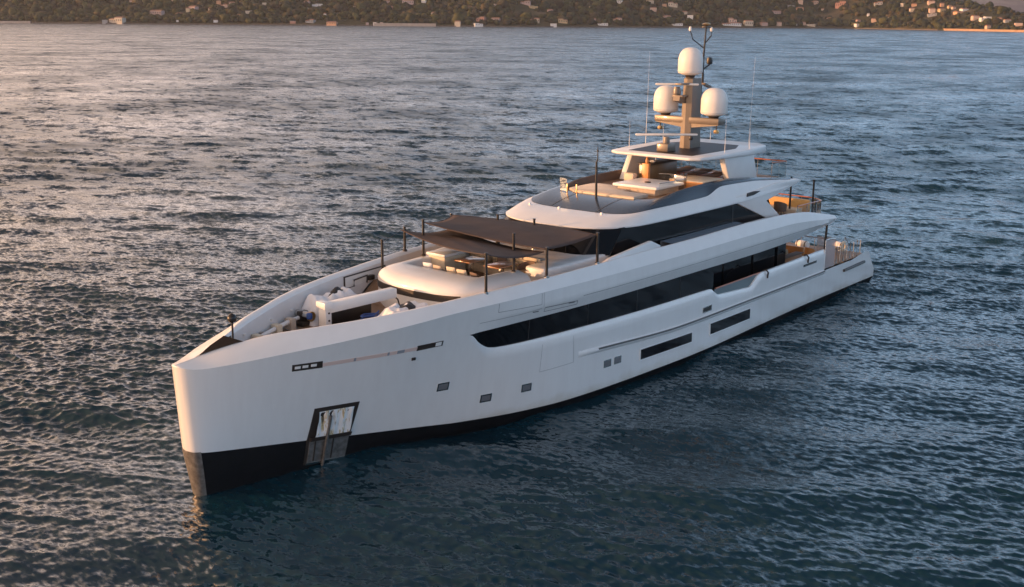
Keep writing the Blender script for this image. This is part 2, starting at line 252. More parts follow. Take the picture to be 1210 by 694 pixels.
# ------------------------------------------------------------------ sea
def sea():
    rg = np.random.RandomState(3)
    # angular rays: dense where the photograph looks, coarse elsewhere; radii geometric
    a0 = math.degrees(YAW)
    dense = np.arange(a0 - 27.5, a0 + 27.5, 0.05); coarse = np.arange(a0 + 27.5, a0 - 27.5 + 360, 2.5)
    ang = np.radians(np.concatenate([dense, coarse]))
    r = [8.0]
    while r[-1] < 30: r.append(r[-1] + 0.6)
    while r[-1] < 700: r.append(r[-1] + max(0.05, r[-1] ** 2 / 19000 * 0.5))
    r += [850, 1100, 1500, 2200, 4000, 9000, 20000]
    r = np.array(r); na, nr = len(ang), len(r)
    X = CAM.x + r[:, None] * np.cos(ang)[None, :]; Y = CAM.y + r[:, None] * np.sin(ang)[None, :]
    spacing = np.gradient(r)[:, None]
    Z = np.zeros_like(X); DX = np.zeros_like(X); DY = np.zeros_like(X); miss = np.zeros((nr, 1))
    n = 140; lam = np.exp(np.concatenate([rg.uniform(np.log(0.32), np.log(1.2), 90), rg.uniform(np.log(1.5), np.log(7), 40), rg.uniform(np.log(7), np.log(22), 10)])); main = math.radians(33)
    # patches of stronger and weaker chop (gusts)
    gust = np.zeros_like(X)
    for k in range(9):
        th = rg.uniform(0, 2 * math.pi); L = rg.uniform(14, 70); gust += np.sin((X * math.cos(th) + Y * math.sin(th)) * 2 * math.pi / L + rg.uniform(0, 6.28))
    gust = 1 + 0.16 * gust
    gust = np.clip(gust, 0.45, 1.6)
    # lee of the hull on the camera side
    lee = np.exp(-(((X - 26) / 26) ** 2 + ((Y + 16) / 12) ** 2)) * (Y < -2)
    calm = 1 - 0.45 * lee
    for i in range(n):
        L = lam[i]; th = main + rg.normal(0, 0.30 if L > 1.5 else 0.6); k = 2 * math.pi / L
        steep = 0.030 if L < 1.2 else (0.017 if L < 3 else (0.021 if L < 9 else 0.011))
        a = steep / k * rg.uniform(0.6, 1.4)
        w = np.clip((L / spacing - 1.7) / 2.0, 0, 1)
        miss += (1 - w) ** 2 * (a * k) ** 2 / 2
        ph = (X * math.cos(th) + Y * math.sin(th)) * k + rg.uniform(0, 6.28)
        g = w * (gust * calm if L < 4 else 1)
        Z += a * g * np.sin(ph); DX -= 0.9 * a * g * math.cos(th) * np.cos(ph) * -1; DY -= 0.9 * a * g * math.sin(th) * np.cos(ph) * -1
    X = X + DX; Y = Y + DY
    V = np.empty((nr * na + 1, 3), np.float32); V[:-1, 0] = X.ravel(); V[:-1, 1] = Y.ravel(); V[:-1, 2] = Z.ravel(); V[-1] = (CAM.x, CAM.y, 0)
    i = np.arange(nr - 1)[:, None]; j = np.arange(na)[None, :]; k = (j + 1) % na
    q = np.stack([i * na + j + 0 * k, (i + 1) * na + j, (i + 1) * na + k, i * na + k], -1).reshape(-1, 4)
    t = np.stack([np.full(na, nr * na), np.arange(na), (np.arange(na) + 1) % na], -1)
    me = bpy.data.meshes.new('sea'); me.vertices.add(len(V)); me.vertices.foreach_set('co', V.ravel())
    nl = q.size + t.size; me.loops.add(nl); me.loops.foreach_set('vertex_index', np.concatenate([q.ravel(), t.ravel()]).astype(np.int32))
    npoly = len(q) + len(t); me.polygons.add(npoly)
    st = np.concatenate([np.arange(len(q)) * 4, len(q) * 4 + np.arange(len(t)) * 3]).astype(np.int32)
    me.polygons.foreach_set('loop_start', st); me.update(calc_edges=True); me.validate(); me.shade_smooth()
    fa = me.attributes.new('unresolved_slope', 'FLOAT', 'POINT'); fa.data.foreach_set('value', np.append(np.repeat(np.sqrt(miss[:, 0]), na), 0).astype(np.float32))
    o = bpy.data.objects.new('water', me); COL.objects.link(o); o['kind'] = 'structure'
    m = bpy.data.materials.new('sea_water'); m.use_nodes = True; nt = m.node_tree; b = nt.nodes['Principled BSDF']
    b.inputs['Roughness'].default_value = 0.09; b.inputs['IOR'].default_value = 1.333; b.inputs['Base Color'].default_value = (0.005, 0.028, 0.042, 1)
    geo = nt.nodes.new('ShaderNodeNewGeometry')
    nv = None
    tc = nt.nodes.new('ShaderNodeTexCoord')
    # ripple slopes too fine for the mesh: two noises whose colour channels tilt the normal
    gn = nt.nodes.new('ShaderNodeTexNoise'); gn.inputs['Scale'].default_value = 0.03; gn.inputs['Detail'].default_value = 8; gn.inputs['Roughness'].default_value = 0.72; nt.links.new(tc.outputs['Object'], gn.inputs['Vector'])
    gr = nt.nodes.new('ShaderNodeMapRange'); gr.inputs[1].default_value = 0.35; gr.inputs[2].default_value = 0.65; gr.inputs[3].default_value = 0.35; gr.inputs[4].default_value = 1.7; nt.links.new(gn.outputs[0], gr.inputs[0])
    acc = None
    for sc, am, det in ((6.0, 0.7, 4), (2.0, 0.35, 2), (1.6, -4.5, 3), (0.4, -6.0, 3)):
        mp = nt.nodes.new('ShaderNodeMapping'); mp.inputs['Rotation'].default_value = (0, 0, math.radians(-33)); mp.inputs['Scale'].default_value = (1.0, 0.5 if am > 0 else 0.6, 1.0); nt.links.new(tc.outputs['Object'], mp.inputs[0])
        nn = nt.nodes.new('ShaderNodeTexNoise'); nn.inputs['Scale'].default_value = sc; nn.inputs['Detail'].default_value = det; nt.links.new(mp.outputs[0], nn.inputs['Vector'])
        sb = nt.nodes.new('ShaderNodeVectorMath'); sb.operation = 'SUBTRACT'; sb.inputs[1].default_value = (0.5, 0.5, 0.5); nt.links.new(nn.outputs['Color'], sb.inputs[0])
        ml = nt.nodes.new('ShaderNodeVectorMath'); ml.operation = 'MULTIPLY'; ml.inputs[1].default_value = (am, am, 0.0); nt.links.new(sb.outputs[0], ml.inputs[0])
        if am < 0:                                       # stands in for the waves the mesh is too coarse to carry out there
            ml.inputs[1].default_value = (-am, -am, 0.0); at = nt.nodes.new('ShaderNodeAttribute'); at.attribute_name = 'unresolved_slope'
            m2 = nt.nodes.new('ShaderNodeVectorMath'); m2.operation = 'SCALE'; nt.links.new(ml.outputs[0], m2.inputs[0]); nt.links.new(at.outputs['Fac'], m2.inputs['Scale']); ml = m2
        if acc is None: acc = ml
        else:
            a = nt.nodes.new('ShaderNodeVectorMath'); a.operation = 'ADD'; nt.links.new(acc.outputs[0], a.inputs[0]); nt.links.new(ml.outputs[0], a.inputs[1]); acc = a
    sg = nt.nodes.new('ShaderNodeVectorMath'); sg.operation = 'SCALE'; nt.links.new(acc.outputs[0], sg.inputs[0]); nt.links.new(gr.outputs[0], sg.inputs['Scale'])
    ad = nt.nodes.new('ShaderNodeVectorMath'); ad.operation = 'ADD'; nt.links.new(geo.outputs['Normal'], ad.inputs[0]); nt.links.new(sg.outputs[0], ad.inputs[1])
    no = nt.nodes.new('ShaderNodeVectorMath'); no.operation = 'NORMALIZE'; nt.links.new(ad.outputs[0], no.inputs[0]); nt.links.new(no.outputs[0], b.inputs['Normal'])
    # slopes of the waves too short for the mesh out there act as roughness, patchy with the gusts
    ra = nt.nodes.new('ShaderNodeAttribute'); ra.attribute_name = 'unresolved_slope'
    rm = nt.nodes.new('ShaderNodeMath'); rm.operation = 'MULTIPLY'; nt.links.new(ra.outputs['Fac'], rm.inputs[0]); nt.links.new(gr.outputs[0], rm.inputs[1])
    rs = nt.nodes.new('ShaderNodeMath'); rs.operation = 'POWER'; rs.inputs[1].default_value = 0.9; nt.links.new(rm.outputs[0], rs.inputs[0])
    rf = nt.nodes.new('ShaderNodeMath'); rf.operation = 'MAXIMUM'; rf.inputs[1].default_value = 0.08; nt.links.new(rs.outputs[0], rf.inputs[0]); nt.links.new(rf.outputs[0], b.inputs['Roughness'])
    me.materials.append(m); return o
WAVE_MID = 0.22
sea()

# ------------------------------------------------------------------ the shore, the hill, the far mountain
US = [-3000, -784, 0, 556, 674, 720, 760, 900, 3000]; VS = [1750, 1750, 1776, 1980, 1690, 1560, 1520, 1500, 1480]
UC = [-3000, 500, 600, 730, 817, 879, 941, 1100, 3000]; HC = [130, 130, 100, 52, 24, 10, 4, 3, 3]
def wpos(u, v, z): return (CAM.x + F0.x * v + R0.x * u, CAM.y + F0.y * v + R0.y * u, z)
def terr(u, v):
    s = v - np.interp(u, US, VS); t = np.clip(s / 520, 0, 1); hc = np.interp(u, UC, HC)
    h = hc * (0.75 * t + 0.25 * t * t * (3 - 2 * t))
    h = h + (3 * np.sin(u / 61. + v / 130.) + 2.2 * np.sin(u / 27. - v / 45. + 1)) * np.clip(s / 120, 0, 1) * np.clip(hc / 60, 0, 1)
    return np.where(s > 0, h + 2.2, -4.0 + np.clip(s, -20, 0) * 0.1)
def terrain_mesh(name, us, vs, fn, mtl):
    rows = [[wpos(u, v, float(fn(u, v))) for u in us] for v in vs]
    o = MB().grid(rows).build(name, mtl, smooth=180); o['kind'] = 'structure'; return o
def ground_mat(name, c1, c2, c3, sc):
    m = mat(name, c1, 0.95, spec=0.1); nt = m.node_tree; b = nt.nodes['Principled BSDF']; tc = nt.nodes.new('ShaderNodeTexCoord')
    n = nt.nodes.new('ShaderNodeTexNoise'); n.inputs['Scale'].default_value = sc; n.inputs['Detail'].default_value = 8; nt.links.new(tc.outputs['Object'], n.inputs['Vector'])
    cr = nt.nodes.new('ShaderNodeValToRGB'); e = cr.color_ramp.elements; e[0].position = 0.38; e[0].color = (*c1, 1); e[1].position = 0.55; e[1].color = (*c2, 1)
    k = e.new(0.68); k.color = (*c3, 1); nt.links.new(n.outputs[0], cr.inputs[0]); nt.links.new(cr.outputs[0], b.inputs['Base Color']); return m
hillmat = ground_mat('maquis_ground', (0.035, 0.04, 0.02), (0.07, 0.065, 0.035), (0.14, 0.11, 0.07), 0.02)
us = np.arange(-1500, 1500, 12.0)
srows = [-30, -12, -3, 0.5, 4, 12, 25] + list(range(45, 900, 22))
rows = [[wpos(u, float(np.interp(u, US, VS)) + s, float(terr(u, float(np.interp(u, US, VS)) + s))) for u in us] for s in srows]
hillo = MB().grid(rows).build('hillside', hillmat, smooth=180); hillo['kind'] = 'structure'
# far mountain beyond the right end of the ridge
mmat = ground_mat('mountain_scrub', (0.11, 0.09, 0.095), (0.17, 0.14, 0.14), (0.27, 0.23, 0.21), 0.004)
def mh(u, v):
    t = np.clip((v - 4200) / 2600, 0, 1)
    n = mnoise.fractal(Vector((u / 900, v / 900, 3.1)), 0.9, 2.0, 6)
    return max(-3, 560 * t ** 1.1 * (0.75 + 0.35 * n) + 40 * n * t)
mt = MB().grid([[wpos(u, v, mh(u, v)) for u in np.arange(800, 4700, 60.)] for v in np.arange(4150, 7000, 75.)]).build('mountain', mmat, smooth=180); mt['kind'] = 'structure'

# sea walls and quays along the waterline
def seawall(u0, u1, h, dep, mtl, label, s0=-2.0):
    mb = MB(); n = max(2, int((u1 - u0) / 12)); rows = []
    for u in np.linspace(u0, u1, n + 1):
        v = float(np.interp(u, US, VS)) + s0; rows.append([wpos(u, v, -1), wpos(u, v, h), wpos(u, v + dep, h), wpos(u, v + dep, -1)])
    mb.grid(rows); mb.add(rows[0], [(0, 1, 2, 3)]); mb.add(rows[-1], [(3, 2, 1, 0)])
    return tag(mb.build('sea_wall', mtl, smooth=0), label, 'sea wall', 'sea walls along the far shore')
wallpale = mat('pale_stone_wall', (0.42, 0.36, 0.32), 0.9, var=0.15, vscale=0.3); walldark = mat('dark_rock_wall', (0.12, 0.10, 0.09), 0.95, var=0.4, vscale=0.4)
walllit = mat('sunlit_orange_rock', (0.42, 0.27, 0.18), 0.9, var=0.2, vscale=0.3)  # rock wall with the sunset's orange light mixed into its colour
seawall(-790, -722, 3.4, 6, wallpale, 'pale sea wall at the far left end of the shore')
seawall(-721, -212, 1.7, 3, walldark, 'long dark rock wall along the left half of the far waterline')
seawall(-211, -118, 4.4, 6, wallpale, 'pale stone sea wall below dark trees left of the middle of the shore')
seawall(-117, 330, 1.6, 3, walldark, 'low dark rock wall along the middle of the far waterline')
seawall(331, 640, 1.5, 3, walldark, 'low dark rock wall on the waterline right of the mast top')
seawall(645, 715, 3.0, 6, walllit, 'orange sunlit rock wall on the waterline of the low point at right')
seawall(718, 900, 3.2, 5, walllit, 'orange sunlit rock wall at the far right end of the point')

# forest: one mass of scrub oak and pine crowns
def forest():
    rg = np.random.RandomState(11)
    bm = bmesh.new(); bmesh.ops.create_icosphere(bm, subdivisions=2, radius=1)
    base = np.array([v.co[:] for v in bm.verts], np.float32); fc = np.array([[v.index for v in f.verts] for f in bm.faces], np.int32); bm.free()
    temps = []
    for t in range(8):
        dd = np.array([1 + 0.5 * mnoise.noise(Vector(p) * 1.7 + Vector((t * 7.3, 0, 0))) + 0.35 * mnoise.noise(Vector(p) * 4.1 + Vector((0, t * 3.3, 0))) for p in base.tolist()])
        temps.append(base * dd[:, None])
    N = 17000; u = rg.uniform(-1250, 1250, N); s = 6 + 620 * rg.uniform(0, 1, N) ** 1.25; v = np.interp(u, US, VS) + s
    keep = np.ones(N, bool)
    for hu, hv, hz, hw, hh, *_ in HOUSES: keep &= ~((np.abs(u - hu) < hw * 0.62 + 1.5) & (v - hv < 5) & (v - hv > -7 - hh))
    # clearings
    clear = np.sin(u / 83. + 1.3) * np.sin(v / 57. + u / 190.) > 0.93
    keep &= ~clear
    right = (u > 690) & (rg.uniform(0, 1, N) < 0.35); keep &= ~right
    u, v, s = u[keep], v[keep], s[keep]; n = len(u); z = terr(u, v)
    size = rg.uniform(2.0, 5.2, n) * np.where(rg.uniform(0, 1, n) < 0.08, 1.6, 1.0) * np.where(s < 60, 1.0, 1.05) * np.where(u > 650, 0.7, 1); tall = rg.uniform(0.75, 1.35, n)
    V = []; F = []; C = []; off = 0
    pal = np.array([(0.040, 0.050, 0.022), (0.060, 0.065, 0.026), (0.085, 0.085, 0.030), (0.045, 0.042, 0.026), (0.11, 0.085, 0.04), (0.03, 0.038, 0.022)])
    for i in range(n):
        T = temps[rg.randint(8)]; a = rg.uniform(0, 6.28); c, sn = math.cos(a), math.sin(a); r = size[i]
        P = np.empty_like(T); P[:, 0] = (T[:, 0] * c - T[:, 1] * sn) * r; P[:, 1] = (T[:, 0] * sn + T[:, 1] * c) * r; P[:, 2] = T[:, 2] * r * tall[i] * 0.8 + r * tall[i] * 0.6
        P += np.array(wpos(u[i], v[i], z[i]), np.float32); V.append(P); F.append(fc + off); off += len(T)
        q = pal[rg.choice(6, p=[.26, .2, .16, .16, .08, .14])] * rg.uniform(0.75, 1.25); C.append(np.tile(np.append(q, 1), (len(fc), 1)))
    V = np.concatenate(V).astype(np.float32); F = np.concatenate(F); C = np.concatenate(C)
    me = bpy.data.meshes.new('forest'); me.vertices.add(len(V)); me.vertices.foreach_set('co', V.ravel()); me.loops.add(F.size); me.loops.foreach_set('vertex_index', F.ravel().astype(np.int32))
    me.polygons.add(len(F)); me.polygons.foreach_set('loop_start', (np.arange(len(F)) * 3).astype(np.int32)); me.update(calc_edges=True)
    at = me.color_attributes.new('leaf', 'FLOAT_COLOR', 'CORNER'); at.data.foreach_set('color', np.repeat(C, 3, axis=0).astype(np.float32).ravel())
    mm = mat('foliage', (0.05, 0.06, 0.03), 0.9, spec=0.15); nt = mm.node_tree; b = nt.nodes['Principled BSDF']; an = nt.nodes.new('ShaderNodeAttribute'); an.attribute_name = 'leaf'
    tc = nt.nodes.new('ShaderNodeTexCoord'); nn = nt.nodes.new('ShaderNodeTexNoise'); nn.inputs['Scale'].default_value = 0.9; nn.inputs['Detail'].default_value = 3; nt.links.new(tc.outputs['Object'], nn.inputs['Vector'])
    mr = nt.nodes.new('ShaderNodeMapRange'); mr.inputs[1].default_value = 0.35; mr.inputs[2].default_value = 0.65; mr.inputs[3].default_value = 0.35; mr.inputs[4].default_value = 1.15; nt.links.new(nn.outputs[0], mr.inputs[0])
    sc = nt.nodes.new('ShaderNodeVectorMath'); sc.operation = 'SCALE'; nt.links.new(an.outputs['Color'], sc.inputs[0]); nt.links.new(mr.outputs[0], sc.inputs['Scale']); nt.links.new(sc.outputs[0], b.inputs['Base Color'])
    me.materials.append(mm); o = bpy.data.objects.new('forest', me); COL.objects.link(o)
    tag(o, 'dense evergreen scrub and woodland covering the far hillside', 'woodland', kind='stuff')
forest()

# houses, each a thing: wall, roof, and windows where it is wide enough to show them
HM = dict(k=((0.50, 0.36, 0.33), 'pinkish'), o=((0.62, 0.36, 0.22), 'orange'), w=((0.74, 0.72, 0.70), 'white'), c=((0.58, 0.50, 0.40), 'cream'),
          p=((0.66, 0.47, 0.37), 'peach'), s=((0.50, 0.26, 0.19), 'reddish'), g=((0.40, 0.38, 0.37), 'grey'), y=((0.55, 0.42, 0.24), 'ochre'), l=((0.80, 0.62, 0.40), 'bright golden'))
HMM = {k: mat(v[1].replace(' ', '_') + '_house_wall', v[0], 0.85, var=0.06, vscale=0.3) for k, v in HM.items()}
roof_pale = mat('pale_flat_roof', (0.55, 0.50, 0.46), 0.9)
ORD = ['first', 'second', 'third', 'fourth', 'fifth', 'sixth', 'seventh', 'eighth', 'ninth', 'tenth', 'eleventh', 'twelfth', 'thirteenth', 'fourteenth', 'fifteenth']
def houses():
    rh = random.Random(5); keys = {}
    def band(h): return 'on the waterline' if h[7] >= 28 else ('low on the slope' if h[7] >= 21 else ('halfway up the slope' if h[7] >= 11 else 'near the top edge'))
    def where(h):
        x = h[6]; return ('at far left' if x < 200 else 'left of the middle' if x < 500 else 'behind the yacht' if x < 800
                          else 'right of the mast' if x < 1050 else 'on the right ridge')
    def form(h): return 'small building' if h[3] < 10 else ('long low building' if h[3] > 2.6 * h[4] * 1.6 else 'villa')
    for h in HOUSES: keys.setdefault((h[5], band(h), where(h), form(h)), []).append(h)
    for h in HOUSES:
        u, v, z, w, hh, t, px, py = h; key = (t, band(h), where(h), form(h)); sib = sorted(keys[key], key=lambda q: q[6])
        lab = '%s %s ashore %s, %s' % (HM[t][1], form(h), band(h), where(h))
        if len(sib) > 1: lab += ', %s from left' % ORD[sib.index(h)]
        dpt = max(6, min(w * 0.8, 11)); e = empty('house', wpos(u, v, z))
        tag(e, lab, 'house', 'houses on the far hillside')
        rz = YAW - math.pi / 2 + rh.uniform(-0.3, 0.3); Rm = Matrix.Rotation(rz, 3, 'Z'); c = Vector(wpos(u, v, 0)); hh = max(hh * .85, 2.4); w *= 0.8
        def L(x, y, zz): return Rm @ Vector((x, y, 0)) + Vector((c.x, c.y, zz))
        def bx(mb, x0, x1, y0, y1, z0, z1):
            mb.add([L(x, y, q) for q in (z0, z1) for x, y in ((x0, y0), (x1, y0), (x1, y1), (x0, y1))], [(0, 1, 2, 3), (4, 5, 6, 7), (0, 1, 5, 4), (1, 2, 6, 5), (2, 3, 7, 6), (3, 0, 4, 7)])
        wall = MB(); split = w > 11 and rh.random() < 0.7; roofh = 0 if (t in 'wg' and rh.random() < 0.7) or hh < 3.2 else 1.2
        segs = [(-w / 2, w / 2, hh)] if not split else ([(-w / 2, w * 0.05, hh), (w * 0.05 + .01, w / 2, hh * 0.7)] if rh.random() < .5 else [(-w / 2, -w * 0.08, hh * 0.68), (-w * 0.08 + .01, w / 2, hh)])
        rf = MB()
        for a, b_, q in segs:
            bx(wall, a, b_, -dpt / 2, dpt / 2, z - 4, z + q - roofh * 0.6)
            if roofh:
                y0, y1, zt, zr = -dpt / 2 - .5, dpt / 2 + .5, z + q - roofh * 0.6 + .003, z + q + roofh * 0.7
                P = [L(a - .5, y0, zt), L(b_ + .5, y0, zt), L(b_ + .5, y1, zt), L(a - .5, y1, zt), L(a + .8, 0, zr), L(b_ - .8, 0, zr)]
                rf.add(P, [(0, 1, 2, 3), (0, 1, 5, 4), (2, 3, 4, 5), (1, 2, 5), (3, 0, 4)])
            else: bx(rf, a - .2, b_ + .2, -dpt / 2 - .2, dpt / 2 + .2, z + q + .003, z + q + .3)
        wall.build('wall', HMM[t], e, smooth=0); rf.build('roof', M['terracotta'] if roofh else roof_pale, e, smooth=0)
        if w > 12:
            nw = int(w / 3.4)
            for i in range(nw):
                x = -w / 2 + (i + .5) * w / nw
                q = next(s_[2] for s_ in segs if s_[0] <= x <= s_[1] + .02)
                mb = MB(); bx(mb, x - .65, x + .65, -dpt / 2 - .06, -dpt / 2 - .01, z + q * .25, z + q * .6); mb.build('window', 'darkwin', e, smooth=0)
houses()

# air: one closed box of even haze round camera, sea, hill and mountain
hz = MB().box(-1, 1, -1, 1, -1, 1)
lo = (-160, -2600, -30.0); hi = (7000, 3400, 760)
vs_ = []
for (a, b_, c_) in hz.v:
    u = -1500 if a < 0 else 4800; v = -60 if b_ < 0 else 7300; z = -8 if c_ < 0 else 640; vs_.append(wpos(u, v, z))
hz.v = vs_
hm = bpy.data.materials.new('haze'); hm.use_nodes = True; nt = hm.node_tree; nt.nodes.clear(); oo = nt.nodes.new('ShaderNodeOutputMaterial'); pv = nt.nodes.new('ShaderNodeVolumePrincipled')
pv.inputs['Color'].default_value = (0.86, 0.88, 0.95, 1); pv.inputs['Density'].default_value = HAZE; pv.inputs['Anisotropy'].default_value = 0.2
nt.links.new(pv.outputs[0], oo.inputs['Volume'])
if HAZE > 0:
    ho = hz.build('haze', hm, smooth=0); ho['kind'] = 'stuff'
# ------------------------------------------------------------------ the yacht (x aft from the bow, y to starboard, z up from the waterline)
Yt = empty('motor_yacht', (0, 0, 0))
tag(Yt, 'long white superyacht at anchor with three radar domes, taupe bow awnings and dark window bands', 'yacht')

def xst(z): return float(np.interp(z, [-2, 0, 0.6, 1.8, 4.9, 6], [0.8, 0.36, 0.27, 0.08, -0.14, -0.2]))
yk_ = pchip([0, .03, .1, .2, .6, 1.23, 1.87, 3.4, 5.6, 8.0, 10.2, 13.1, 16.3, 20.3, 26.3, 34.3, 41.5, 48.8], [0, .18, .32, .44, .70, 1.02, 1.33, 1.96, 2.8, 3.58, 3.96, 4.3, 4.5, 4.66, 4.74, 4.68, 4.52, 4.42])
yb_ = pchip([0, .04, .12, .3, .7, 1.4, 2.4, 4.3, 6.5, 9.2, 11.2, 14.2, 16.5, 22, 27, 33, 40, 49.3], [0, .2, .35, .48, .60, .72, .88, 1.2, 1.66, 2.35, 2.9, 3.78, 4.25, 4.68, 4.84, 4.66, 4.45, 4.38])
zb = pchip([0, 4.5, 6.6, 9.3, 11.3, 14.3, 18, 30, 49], [1.72, 1.18, .93, .66, .47, .36, .32, .34, .34])
zk = pchip([0, .6, 1.9, 3.4, 5.6, 7.95, 10.1, 13.1, 20, 30, 36, 42.7], [4.80, 4.73, 4.82, 4.94, 5.11, 5.32, 5.44, 5.48, 5.48, 5.5, 5.44, 4.95])
zt = pchip([0, .98, 1.8, 2.6, 3.8, 5.3, 7.3, 9.3, 11.3, 13.3, 15.3, 18, 22, 26, 31, 35.5, 38.5, 41, 42.7], [4.86, 4.96, 5.15, 5.28, 5.47, 5.55, 5.66, 5.76, 5.84, 5.91, 5.97, 6.03, 6.06, 6.05, 6.10, 6.02, 5.82, 5.42, 5.11])
bt_ = pchip([0, .98, 1.9, 2.6, 3.2, 3.8, 5.3, 7.3, 9.3, 11.3, 13.3, 15.3, 18, 22, 30, 36, 42.7], [0, 0, .3, .55, .86, 1.24, 1.96, 2.78, 3.3, 3.65, 3.96, 4.2, 4.36, 4.45, 4.45, 4.42, 4.3])
z1 = pchip([0, 10.9, 11.05, 11.4, 11.75, 12.1, 12.7, 16.9, 22.6, 27.8, 28.1, 28.65, 30.2, 32.1, 33.1, 34.2, 41.5], [4.25, 4.36, 4.30, 3.98, 3.74, 3.58, 3.50, 3.45, 3.36, 3.31, 3.26, 2.88, 2.70, 2.64, 3.18, 3.22, 3.22])
z2 = pchip([0, 10.9, 11.4, 16.9, 26, 33, 37, 42.7], [4.25, 4.37, 4.40, 4.40, 4.42, 4.37, 4.42, 4.72])
zc = pchip([0, 10, 12, 16.7, 30, 41, 42.7], [4.6, 4.98, 4.93, 4.9, 4.9, 4.86, 4.86])
z1_fore = z1
def z1(s): return z1_fore(s) if s < 27.8 else float(np.interp(s, [27.8, 28.0, 28.65, 32.15, 33.05, 33.6, 41.5], [3.31, 3.27, 2.87, 2.64, 3.18, 3.22, 3.22]))
def ybase(s, z):
    """half breadth of the plain hull surface at station s (metres aft of the stem) and height z"""
    b0, b1, k0, k1 = yb_(s), yk_(s), zb(s), zk(s)
    if z >= k0:
        t = min((z - k0) / max(k1 - k0, .1), 1.0); p = lerp(0.95, 0.62, sstep(8, 20, s)); return b0 + (b1 - b0) * t ** p
    return b0 * (1 - 0.10 * (k0 - z) - 0.05 * (k0 - z) ** 2)
def HP(s, z, side=-1, off=0.0):
    x = s - .3 + (xst(z) + .3) * math.exp(-s / 2.5); return (x, side * (ybase(s, z) + off), z)
def S_of(X, z):
    s = X + .3
    for _ in range(12): s = X + .3 - (xst(z) + .3) * math.exp(-s / 2.5)
    return max(s, 0)
def HX(X, z, off=0.0, side=-1):
    """point on the hull side at true x, z"""
    return HP(S_of(X, z), z, side, off)

ss = [0, .015, .04, .08, .13, .2, .3, .42, .6, .8, 1.05, 1.4, 1.8, 2.3, 2.9, 3.5] + list(np.arange(4.2, 9.9, .55)) + [10, 10.5, 10.9, 11.05, 11.2, 11.4, 11.6, 11.75, 11.9, 12.1, 12.4] + list(np.arange(12.9, 27.5, .75)) + [27.8, 28, 28.1, 28.25, 28.4, 28.65, 29.2, 29.8, 30.5, 31.3, 32.1, 32.3, 32.5, 32.8, 33.1, 33.4, 33.8] + list(np.arange(34.4, 41.5, .6)) + [41.5]
# hull side, lower strip: boot line up to the ledge under the windows
for_side = (-1, 1)
low = MB(); up = MB(); led = MB()
for sd in for_side:
    rows = []
    for s in ss:
        a, b = zb(s), z1(s); ledge = sstep(10.9, 12.2, s) * 0.10; r = []
        for t in np.linspace(0, 1, 13):
            z = lerp(a, b - 0.26 * sstep(10.9, 12.2, s), t); p = HP(s, z, sd); r.append(p)
        zz = b; p = HP(s, zz, sd, -ledge); r.append((p[0], p[1], zz)); rows.append(r)
    low.grid(rows)
    rows = []
    for s in ss:                                            # upper strip: window head out to the crease, up to the knuckle
        a, c, k = z2(s), zc(s), zk(s); w = sstep(10.9, 14, s); r = []
        for t in np.linspace(0, 1, 5): z = lerp(a, c, t); r.append(HP(s, z, sd, lerp(-.12, .04, t) * w))
        for t in (.3, .65, 1): z = lerp(c, k, t); r.append(HP(s, z, sd, lerp(.04, .0, t) * w))
        rows.append(r)
    up.grid(rows)
    rows = []                                               # join where there is no window (forward of s=10)
    pass
# stern quarter: lower sides aft of the high bulwark
stz = pchip([41.5, 45.3, 47.0, 47.9, 48.7, 49.2, 49.45], [1.98, 1.98, 2.15, 2.2, 1.4, .85, .7])
for sd in for_side:
    rows = []
    for s in list(np.arange(41.5, 49.46, .35)):
        rows.append([HP(s, lerp(zb(s), stz(s), t), sd) for t in np.linspace(0, 1, 8)])
    low.grid(rows)
hull = low.build('hull', 'hull', Yt, smooth=40, solid=0.0)
topside = up.build('upper_topside', 'hull', Yt, smooth=28)
# black antifouling below
ap = MB()
for sd in for_side:
    rows = []
    for s in ss + list(np.arange(42, 49.2, .6)): rows.append([HP(s, lerp(zb(s), -1.2, t), sd) for t in np.linspace(0, 1, 9)])
    ap.grid(rows)
s = 48.9; ap.add([HP(s, .34, -1), HP(s, .34, 1), HP(s, -1.2, 1), HP(s, -1.2, -1)], [(0, 1, 2, 3)])
ap.build('antifouling', 'black', Yt)
# bare steel stem plate
sp = MB(); rows = []
for z in np.linspace(-.8, 1.72, 12):
    r = []
    for s_, sd in [(.33, -1), (.25, -1), (.19, -1), (.12, -1), (.05, -1), (0, 1), (.05, 1), (.12, 1), (.19, 1), (.25, 1), (.33, 1)]: p = HP(s_, z, sd, .012); r.append((p[0] - .015, p[1], p[2]))
    rows.append([q for q in r if True][2:-2] if z > 5 else r)
sp.grid(rows)
stem = sp; stem.v = [(x - 0.0, y, z) for x, y, z in stem.v]; stem.build('stem_plate', 'dullsteel', Yt)

